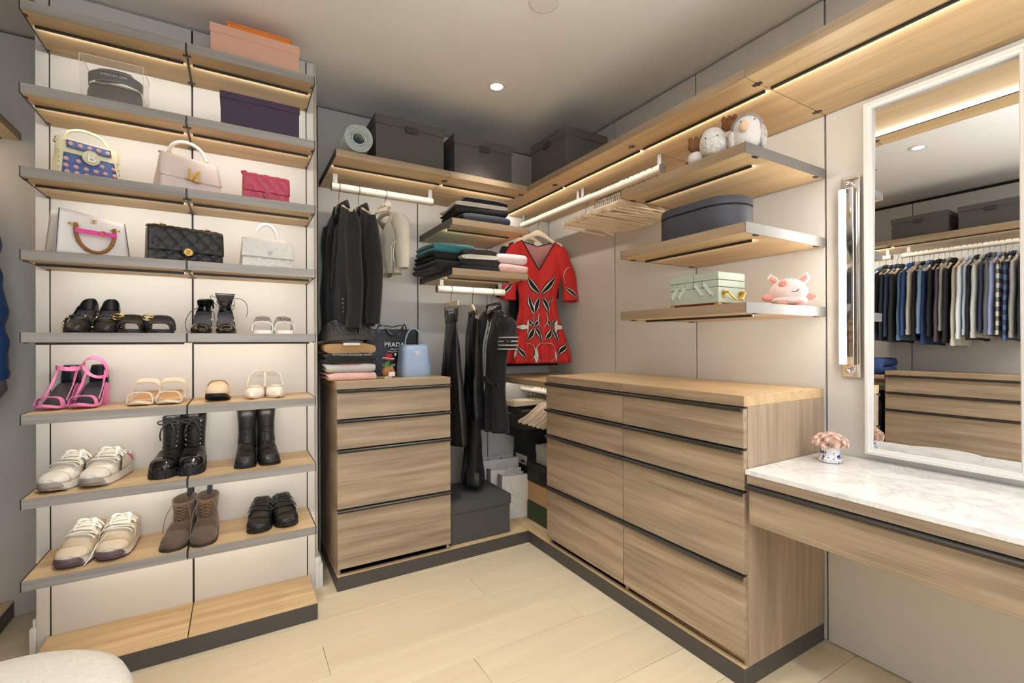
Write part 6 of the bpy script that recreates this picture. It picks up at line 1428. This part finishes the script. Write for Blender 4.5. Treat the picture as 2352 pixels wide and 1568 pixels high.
ARM = mat('pale_enamel', S(206, 214, 204), 0.3, var=0.0)
for x0, x1, z0, z1 in ((-0.105, -0.072, 0.038, 0.084), (-0.068, -0.034, 0.038, 0.084), (0.046, 0.008, 0.040, 0.088), (0.090, 0.048, 0.040, 0.088)):
    a_ = M().strap([(x0, -0.0855, z0), (x1, -0.0855, z1)], 0.013, 0.003, (0.0, 0.0, 1)).build('hinge_arm', ARM, t)
    for x, z in ((x0, z0), (x1, z1)): M().ball((x, -0.0875, z), 0.0042, 0.002, 0.0042, 10, 5).build('rivet', SILVER, a_)
M().box(-0.012, 0.012, -0.010, 0.010, 0.1292, 0.1345, 0.001).build('top_knob', ARM, t)
h_ = M().tube([(0.120, -0.052, 0.050), (0.136, -0.052, 0.050), (0.142, -0.032, 0.030), (0.144, -0.022, 0.022), (0.144, 0.022, 0.022), (0.142, 0.032, 0.030), (0.136, 0.052, 0.050), (0.120, 0.052, 0.050)], 0.0042, 8).build('handle', GOLD, t)
for s in (-1, 1): M().tube([(0.116, s * 0.052, 0.050), (0.124, s * 0.052, 0.050)], 0.0085, 14).box(0.1155, 0.119, s * 0.052 - 0.010, s * 0.052 + 0.010, 0.030, 0.052).build('handle_mount', GOLD, t)
for sx in (-1, 1):
    for sy in (-1, 1): M().box(sx * 0.104 - 0.011, sx * 0.104 + 0.011, sy * 0.072 - 0.011, sy * 0.072 + 0.011, 0.0, 0.0098, 0.001).build('foot', GOLD, t)
t = thing('plush_pig', 'round pink plush pig with a stitched smile', 'plush toy', (-0.200, -1.945, 1.3795), -52)
PIG = mat('pink_plush', S(238, 214, 208), 0.95, var=0.03, bump=0.5, bscale=220, sheen=0.3); PIGD = mat('deep_pink_plush', S(230, 160, 148), 0.95, var=0.05, bump=0.4, bscale=250)
fuzzy((0, 0, 0.056), 0.068, 0.060, 0.054, 0.02).build('body', PIG, t, sharp=180)
fuzzy((0, -0.004, 0.022), 0.066, 0.056, 0.022, 0.02).build('belly', PIG, t, sharp=180)
fuzzy((-0.026, -0.046, 0.086), 0.0165, 0.013, 0.014, 0.02, 14, 10).build('snout', PIGD, t, sharp=180)
for s in (-1, 1):
    M().ball((-0.026 + s * 0.005, -0.0585, 0.089), 0.0022, n=7, m=5).build('nostril', mat('nostril_pink', S(190, 110, 104), 0.9), t)
    def pear(r, y, th, s=s):
        k = M().ball((0, 0, 0), r, th, r, 14, 10)
        k.v = [(s * (0.052 + p[0] * (1 - 0.75 * smooth(p[2] / r)) + 0.45 * max(0, p[2] + r * 0.4)), y + p[1], 0.110 + p[2] * 1.15) for p in k.v]; return k
    e_ = pear(0.020, 0.004, 0.009).build('ear', PIG, t, sharp=180)
    pear(0.0135, -0.003, 0.006).build('inner_ear', PIGD, e_, sharp=180)
    fuzzy((s * 0.074, -0.012, 0.034), 0.024, 0.013, 0.015, 0.03, 14, 10).build('trotter', PIGD, t, sharp=180)
    fuzzy((s * 0.030, -0.046, 0.009), 0.020, 0.015, 0.009, 0.02, 14, 8).build('foot', PIGD, t, sharp=180)
    M().ball((0.002 + s * 0.008, -0.036, 0.1015), 0.0016, n=7, m=5).build('eye', BLKP, t)
M().tube([(0.010 + 0.016 * cos(a), -0.0605 + 0.004 * abs(cos(a)), 0.064 + 0.012 * sin(a)) for a in [PI * 1.05 + PI * 0.9 * i / 10 for i in range(11)]], 0.0015, 5).build('smile', BLKP, t)
# ------------------------------------------------------------------ vase of roses on the marble
t = thing('rose_vase', 'small blue and white vase of peach roses on the marble top', 'vase', (-0.175, -2.082, 0.7855), -60)
def delft():
    m = bpy.data.materials.new('delft_glaze'); m.use_nodes = True
    nt = m.node_tree; b = nt.nodes['Principled BSDF']; b.inputs['Roughness'].default_value = 0.12
    tc = nt.nodes.new('ShaderNodeTexCoord'); n = nt.nodes.new('ShaderNodeTexNoise'); n.inputs['Scale'].default_value = 62; n.inputs['Detail'].default_value = 3; n.inputs['Distortion'].default_value = 1.2
    nt.links.new(tc.outputs['Object'], n.inputs['Vector'])
    r = nt.nodes.new('ShaderNodeValToRGB'); e = r.color_ramp.elements; e[0].position = 0.50; e[0].color = S(232, 230, 230); e[1].position = 0.62; e[1].color = S(54, 56, 104)
    e2 = r.color_ramp.elements.new(0.545); e2.color = S(214, 214, 224)
    nt.links.new(n.outputs['Fac'], r.inputs[0]); nt.links.new(r.outputs[0], b.inputs['Base Color']); return m
DELFT = delft()
M().lathe([(0.030, 0.0), (0.0365, 0.003), (0.037, 0.014), (0.0352, 0.017), (0.035, 0.026), (0.033, 0.040), (0.033, 0.054), (0.035, 0.062), (0.031, 0.062), (0.029, 0.040)], 28, cap=(True, False)).build('pot', DELFT, t)
for i in range(14):
    a = 2 * PI * i / 14; mx_ = Matrix.Rotation(a, 4, 'Z')
    M().box(-0.0048, 0.0048, -0.0382, -0.0368, 0.0025, 0.0135, 0.0008, mx_).build('rim_panel', mat('rim_glaze', S(206, 206, 210), 0.2), t)
RSE = mat('peach_rose', S(255, 228, 214), 0.7, var=0.08, scale=60)
def rose_mesh():
    k = M()
    for L, (r, n, z) in enumerate(((0.0032, 3, 0.005), (0.0068, 4, 0.004), (0.0105, 4, 0.002), (0.0140, 5, -0.001))):
        for i in range(n):
            a0 = 2 * PI * i / n + L * 0.7
            k.grid(lambda u, v: ((r * (0.62 + 0.38 * sin(PI * 0.62 * v)) + 0.0030 * v ** 5) * cos(a0 + (u - 0.5) * 2 * PI / n * 1.6), (r * (0.62 + 0.38 * sin(PI * 0.62 * v)) + 0.0030 * v ** 5) * sin(a0 + (u - 0.5) * 2 * PI / n * 1.6), z - 0.012 + 0.019 * v - 0.002 * abs(2 * u - 1) ** 2 * v - 0.002 * v ** 5), 5, 5)
    return k
rm = rose_mesh().mesh('rose', 180); rm.materials.append(RSE)
for i in range(30):
    fi = i / 30.0; ph = math.acos(1 - 1.02 * fi); th_ = i * 2.39996
    d = Vector((sin(ph) * cos(th_), sin(ph) * sin(th_), cos(ph)))
    o = bpy.data.objects.new('rose', rm); COL.objects.link(o); o.parent = t
    o.location = Vector((0, 0, 0.062)) + Vector((d.x * 0.050, d.y * 0.050, d.z * 0.034 + 0.006)); o.rotation_euler = d.to_track_quat('Z', 'Y').to_euler()
M().lathe([(0.030, 0.056), (0.044, 0.064), (0.030, 0.088), (0.0, 0.094)], 16, cap=(True, False)).build('foliage', mat('dull_leaf', S(150, 130, 96), 0.8, var=0.1), t)
# ================================================================== the wall seen in the mirror: wardrobe along the far side
top_shelf('high oak shelf over the blue nylon jacket', (-3.497, -1.086, ST), 90, 1.083, lamp=14.0)
top_shelf('high oak shelf seen in the mirror with two dark boxes', (-3.497, -2.326, ST), 90, 1.236, lamp=0.6)
top_shelf('high oak shelf at the unseen end of the far wall', (-3.497, -3.566, ST), 90, 1.236, lamp=0.6)
rail('cream rail holding the blue nylon jacket', (-3.22, -1.03, RZ), 90, 0.98, (0.03, 0.95), ST - TH - RZ)
rail('cream rail full of shirts and jackets, seen in the mirror', (-3.22, -2.30, RZ), 90, 1.19, (0.03, 1.14), ST - TH - RZ)
chest('wide oak chest of four drawers seen in the mirror', (-3.497, -2.326, 0), 90, [(0.0, 1.240)], LV, (0.010, 1.230), D - 0.003)
t = thing('low_shelf', 'low oak board beside the chest seen in the mirror', 'shelf', (-3.497, -1.078, 1.006), 90)
board_parts(t, 0.47, D - 0.003, 0.036)
rail('low cream rail under the board beside the mirrored chest', (-3.22, -1.06, 0.905), 90, 0.44, (0.03, 0.41), 0.968 - 0.905)
p2_ = thing('plinth', 'straight dark grey plinth under the mirrored chest', 'plinth', (-2.975, -2.33, 0))
M().box(-0.012, 0.0, 0.0, 2.322, 0.0, 0.0715, 0.001).build('kickboard', KICK, p2_)
for a, b in ((0.0, 1.243), (1.245, 2.322)): M().box(-0.518, 0.0, a, b, 0.072, 0.0745).build('base_board', WY, p2_)
lid_box('dark grey lidded box on the high shelf seen in the mirror, by the shelf joint', (-3.155, -1.305, 2.2065), 90, 0.385, 0.32, 0.190, 0.045, BOXG, tab=TABM, over=0.005)
lid_box('dark grey lidded box on the high shelf seen in the mirror, towards its frame', (-3.155, -1.755, 2.2065), 90, 0.385, 0.32, 0.190, 0.045, BOXG, tab=TABM, over=0.005)
def plaid(name, a, b, c, s):
    m = bpy.data.materials.new(name); m.use_nodes = True; nt = m.node_tree; bs = nt.nodes['Principled BSDF']; bs.inputs['Roughness'].default_value = 0.85
    tc = nt.nodes.new('ShaderNodeTexCoord'); sx = nt.nodes.new('ShaderNodeSeparateXYZ'); nt.links.new(tc.outputs['Object'], sx.inputs[0])
    def st(o):
        m1 = nt.nodes.new('ShaderNodeMath'); m1.operation = 'MULTIPLY'; m1.inputs[1].default_value = s; nt.links.new(o, m1.inputs[0])
        m2 = nt.nodes.new('ShaderNodeMath'); m2.operation = 'PINGPONG'; m2.inputs[1].default_value = 1; nt.links.new(m1.outputs[0], m2.inputs[0])
        m3 = nt.nodes.new('ShaderNodeMath'); m3.operation = 'GREATER_THAN'; m3.inputs[1].default_value = 0.5; nt.links.new(m2.outputs[0], m3.inputs[0]); return m3.outputs[0]
    yx = nt.nodes.new('ShaderNodeMath'); yx.operation = 'ADD'; nt.links.new(sx.outputs[0], yx.inputs[0]); nt.links.new(sx.outputs[1], yx.inputs[1])
    h, v = st(sx.outputs[2]), st(yx.outputs[0])
    ad = nt.nodes.new('ShaderNodeMath'); ad.operation = 'ADD'; nt.links.new(h, ad.inputs[0]); nt.links.new(v, ad.inputs[1])
    hf = nt.nodes.new('ShaderNodeMath'); hf.operation = 'MULTIPLY'; hf.inputs[1].default_value = 0.5; nt.links.new(ad.outputs[0], hf.inputs[0])
    r = nt.nodes.new('ShaderNodeValToRGB'); e = r.color_ramp.elements; e[0].color = a; e[1].color = c; e2 = r.color_ramp.elements.new(0.5); e2.color = b
    nt.links.new(hf.outputs[0], r.inputs[0]); nt.links.new(r.outputs[0], bs.inputs['Base Color']); MATS[name] = m; return m
CL = {}
for nm, c in dict(slate_blue=(86, 98, 122), black_cotton=(30, 30, 33), charcoal_navy=(46, 52, 62), ink_blue=(58, 66, 96), forest_black=(44, 50, 50), denim_wash=(96, 124, 158), royal_blue=(50, 72, 120), oatmeal=(190, 184, 170), light_denim=(112, 136, 158), navy_knit=(38, 56, 100), plum=(84, 70, 84), linen=(206, 200, 186), white_shirt=(226, 228, 230), ice_blue=(190, 204, 226), pale_grey=(196, 196, 190), indigo=(60, 66, 98), mid_grey=(96, 96, 98), lilac=(150, 158, 196), stone=(160, 158, 152)).items():
    CL[nm] = mat('cloth_' + nm, S(*c), 0.85, var=0.06, scale=40, bump=0.2, bscale=500)
CL['check_grey'] = plaid('cloth_check_grey', S(224, 222, 214), S(132, 130, 128), S(52, 52, 54), 26.0); CL['check_blue'] = plaid('cloth_check_blue', S(72, 104, 150), S(46, 60, 86), S(26, 30, 40), 26.0)
BASE = CL['slate_blue']
shirt0, _ = garment('hanging_shirt', 'slate blue jacket at the mirror edge beside a black skirt', 'shirt', (-3.22, -0.935, RZ), 172, BASE, 0.42, 0.075, -0.095, -0.78, 0.60, (0.060, 0.042), slope=0.085, neckw=0.07, vdrop=0.05, hemW=0.42, nf=4, fold=0.010, seed=0.4)
M().loft([[((0.062 + g) * cos(a), (0.032 + g) * sin(a) + 0.006, -0.098 + dz + 0.012 * sin(a)) for a in [lerp(-0.42 * PI, 1.42 * PI, i / 16) for i in range(17)]] for dz, g in ((-0.028, 0.004), (0.010, 0.0), (0.008, 0.006), (-0.026, 0.014))], closed=False).build('collar', BASE, shirt0, solid=0.002)
for s in (-1, 1): M().tube([(s * 0.210, 0.0, -0.735), (s * 0.210, 0.0, -0.785)], [0.043, 0.041], 12, flat=0.62, upv=(0, 1, 0)).build('cuff', BASE, shirt0, sharp=60)
han0 = wood_hanger('wooden hanger of the slate blue jacket', (-3.22, -0.935, RZ), 172, None, hw=0.190, drop=0.085, slope=0.085, curve_=0.0)
ROW = [(-0.985, 'black_cotton', 0.92), (-1.035, 'charcoal_navy', 1.0), (-1.072, 'ink_blue', 0.96), (-1.108, 'forest_black', 1.02), (-1.165, 'denim_wash', 1.0), (-1.200, 'royal_blue', 0.95), (-1.232, 'oatmeal', 0.94), (-1.268, 'black_cotton', 1.0), (-1.310, 'light_denim', 0.93), (-1.335, 'navy_knit', 1.05), (-1.372, 'black_cotton', 0.96), (-1.412, 'plum', 1.02), (-1.442, 'stone', 0.9), (-1.470, 'black_cotton', 1.03), (-1.520, 'linen', 1.06), (-1.560, 'white_shirt', 0.99), (-1.592, 'ice_blue', 0.95), (-1.622, 'black_cotton', 1.0), (-1.655, 'pale_grey', 0.98), (-1.690, 'indigo', 0.93), (-1.722, 'mid_grey', 0.96), (-1.752, 'lilac', 0.95), (-1.782, 'check_grey', 0.95), (-1.822, 'check_blue', 1.0), (-1.862, 'stone', 0.98), (-1.90, 'charcoal_navy', 1.0)]
prev = 'slate blue jacket'
NM = dict(black_cotton='black', charcoal_navy='charcoal navy', ink_blue='ink blue', forest_black='greenish black', denim_wash='washed denim blue', royal_blue='royal blue', oatmeal='oatmeal', light_denim='light denim', navy_knit='navy knit', plum='plum', stone='stone grey', linen='cream linen', white_shirt='white', ice_blue='ice blue', pale_grey='pale grey', indigo='indigo', mid_grey='mid grey', lilac='lilac blue', check_grey='grey checked', check_blue='blue checked')
for i, (y, cn, sc) in enumerate(ROW):
    rz = 180 + R.uniform(-2, 2)
    nm = NM[cn]
    o = copy_thing(shirt0, (-3.22, y, RZ), rz, f'{nm} garment in the mirrored row, hanging next to the {prev}', mats={'cloth_slate_blue': CL[cn]}, scale=(R.uniform(0.96, 1.06), 0.50, sc)); o['group'] = 'garments on the rail seen in the mirror'
    h2 = copy_thing(han0, (-3.22, y, RZ), rz, f'wooden hanger of the {nm} garment next to the {prev}'); h2['group'] = 'hangers on the rail seen in the mirror'
    prev = nm + ' one'
for y, cn, lb in ((-0.60, 'mid_grey', 'mid grey jacket between the blue nylon jacket and the mirrored row'), (-0.42, 'charcoal_navy', 'charcoal navy coat close behind the blue nylon jacket')):
    copy_thing(shirt0, (-3.22, y, RZ), 180, lb, mats={'cloth_slate_blue': CL[cn]}); copy_thing(han0, (-3.22, y, RZ), 180, 'wooden hanger of the ' + lb.split(' between')[0].split(' close')[0])
# blue nylon jacket whose sleeve shows at the picture's edge
NYL = mat('blue_nylon', S(44, 78, 130), 0.28, var=0.15, scale=9, bump=0.5, bscale=24); NYG = mat('grey_nylon', S(112, 112, 118), 0.4, var=0.08, bump=0.4, bscale=30)
t = thing('nylon_jacket', 'shiny blue nylon jacket with grey shoulders at the end of the far rail', 'jacket', (-3.235, -0.165, RZ), 180)
fn = gbody(0.38, 0.13, -0.100, -0.98, slope=0.085, neckw=0.07, vdrop=0.04, hemW=0.46, nf=3, fold=0.02, seed=5)
body_mesh('body', NYL, fn, t)
for s in (-1, 1):
    sleeve(t, NYG, 0.150, -0.175, 0.24, s, 0.075, 0.078, 0.040, 0.0, 'sleeve_top'); 
    k = M().tube([(s * (0.187 + 0.022 * i / 30), 0.008 * sin(i * 0.3), -0.40 - 0.61 * i / 30) for i in range(31)], [0.077 + 0.012 * i / 30 + 0.004 * sin(i * 0.9) - (0.012 if i == 30 else 0) for i in range(31)], 28, cap=False, flat=0.8, upv=(0, 1, 0))
    k.v = [(p[0] + 0.010 * noise.noise((p[0] * 14, p[1] * 14, p[2] * 16)), p[1] + 0.012 * noise.noise((p[0] * 13 + 5, p[1] * 13, p[2] * 15)), p[2]) for p in k.v]
    k.build('sleeve', NYL, t, sharp=80)
    M().tube([(s * 0.209, 0, -1.00), (s * 0.211, 0, -1.055), (s * 0.209, 0, -1.10)], [0.070, 0.076, 0.050], 14, flat=0.8, upv=(0, 1, 0)).build('cuff', NYG, t, sharp=80)
copy_thing(han0, (-3.235, -0.165, RZ), 180, 'wooden hanger of the blue nylon jacket')
# things on and under the low board
folded('folded_jacket', 'royal blue folded jacket on the low board beside the mirrored chest', 'jacket', (-3.12, -0.955, 1.0065), 90, 0.22, 0.30, 0.15, CL['royal_blue'], 2, None, 31.0)
t0 = None
for i, y in enumerate((-0.985, -0.935, -0.885)):
    o = copy_thing(shirt0, (-3.22, y, 0.905), 178 + i * 3, f'short black top on the low rail beside the mirrored chest, {("nearest its side panel", "between two others", "farther along the rail")[i]}', mats={'cloth_slate_blue': CL['black_cotton']}, scale=(0.95, 0.8, 0.72)); o['group'] = 'black tops on the low rail'
    copy_thing(han0, (-3.22, y, 0.905), 178 + i * 3, f'wooden hanger of the short black top, {("nearest the side panel", "between two others", "farther along the low rail")[i]}')
# ------------------------------------------------------------------ pouf
t = thing('pouf', 'round cream upholstered pouf in front of the shoe shelves', 'pouf', (-2.592, -1.572, 0))
POUF = mat('boucle_cream', S(212, 206, 194), 0.95, var=0.06, scale=90, bump=0.5, bscale=420)
M().lathe([(0.0, 0.025), (0.235, 0.025), (0.262, 0.032), (0.276, 0.055), (0.279, 0.12), (0.279, 0.36), (0.277, 0.405), (0.266, 0.432), (0.240, 0.447), (0.18, 0.454), (0.0, 0.456)], 56, cap=(False, False)).build('cushion', POUF, t, sharp=80)
M().lathe([(0.0, 0.0), (0.20, 0.0), (0.20, 0.0245), (0.0, 0.0245)], 32, cap=(False, False)).build('base', METD, t)
M().tube([(0.2795 * cos(a), 0.2795 * sin(a), 0.335) for a in [2 * PI * i / 56 for i in range(56)]], 0.003, 6, loop=True).build('piping', POUF, t)
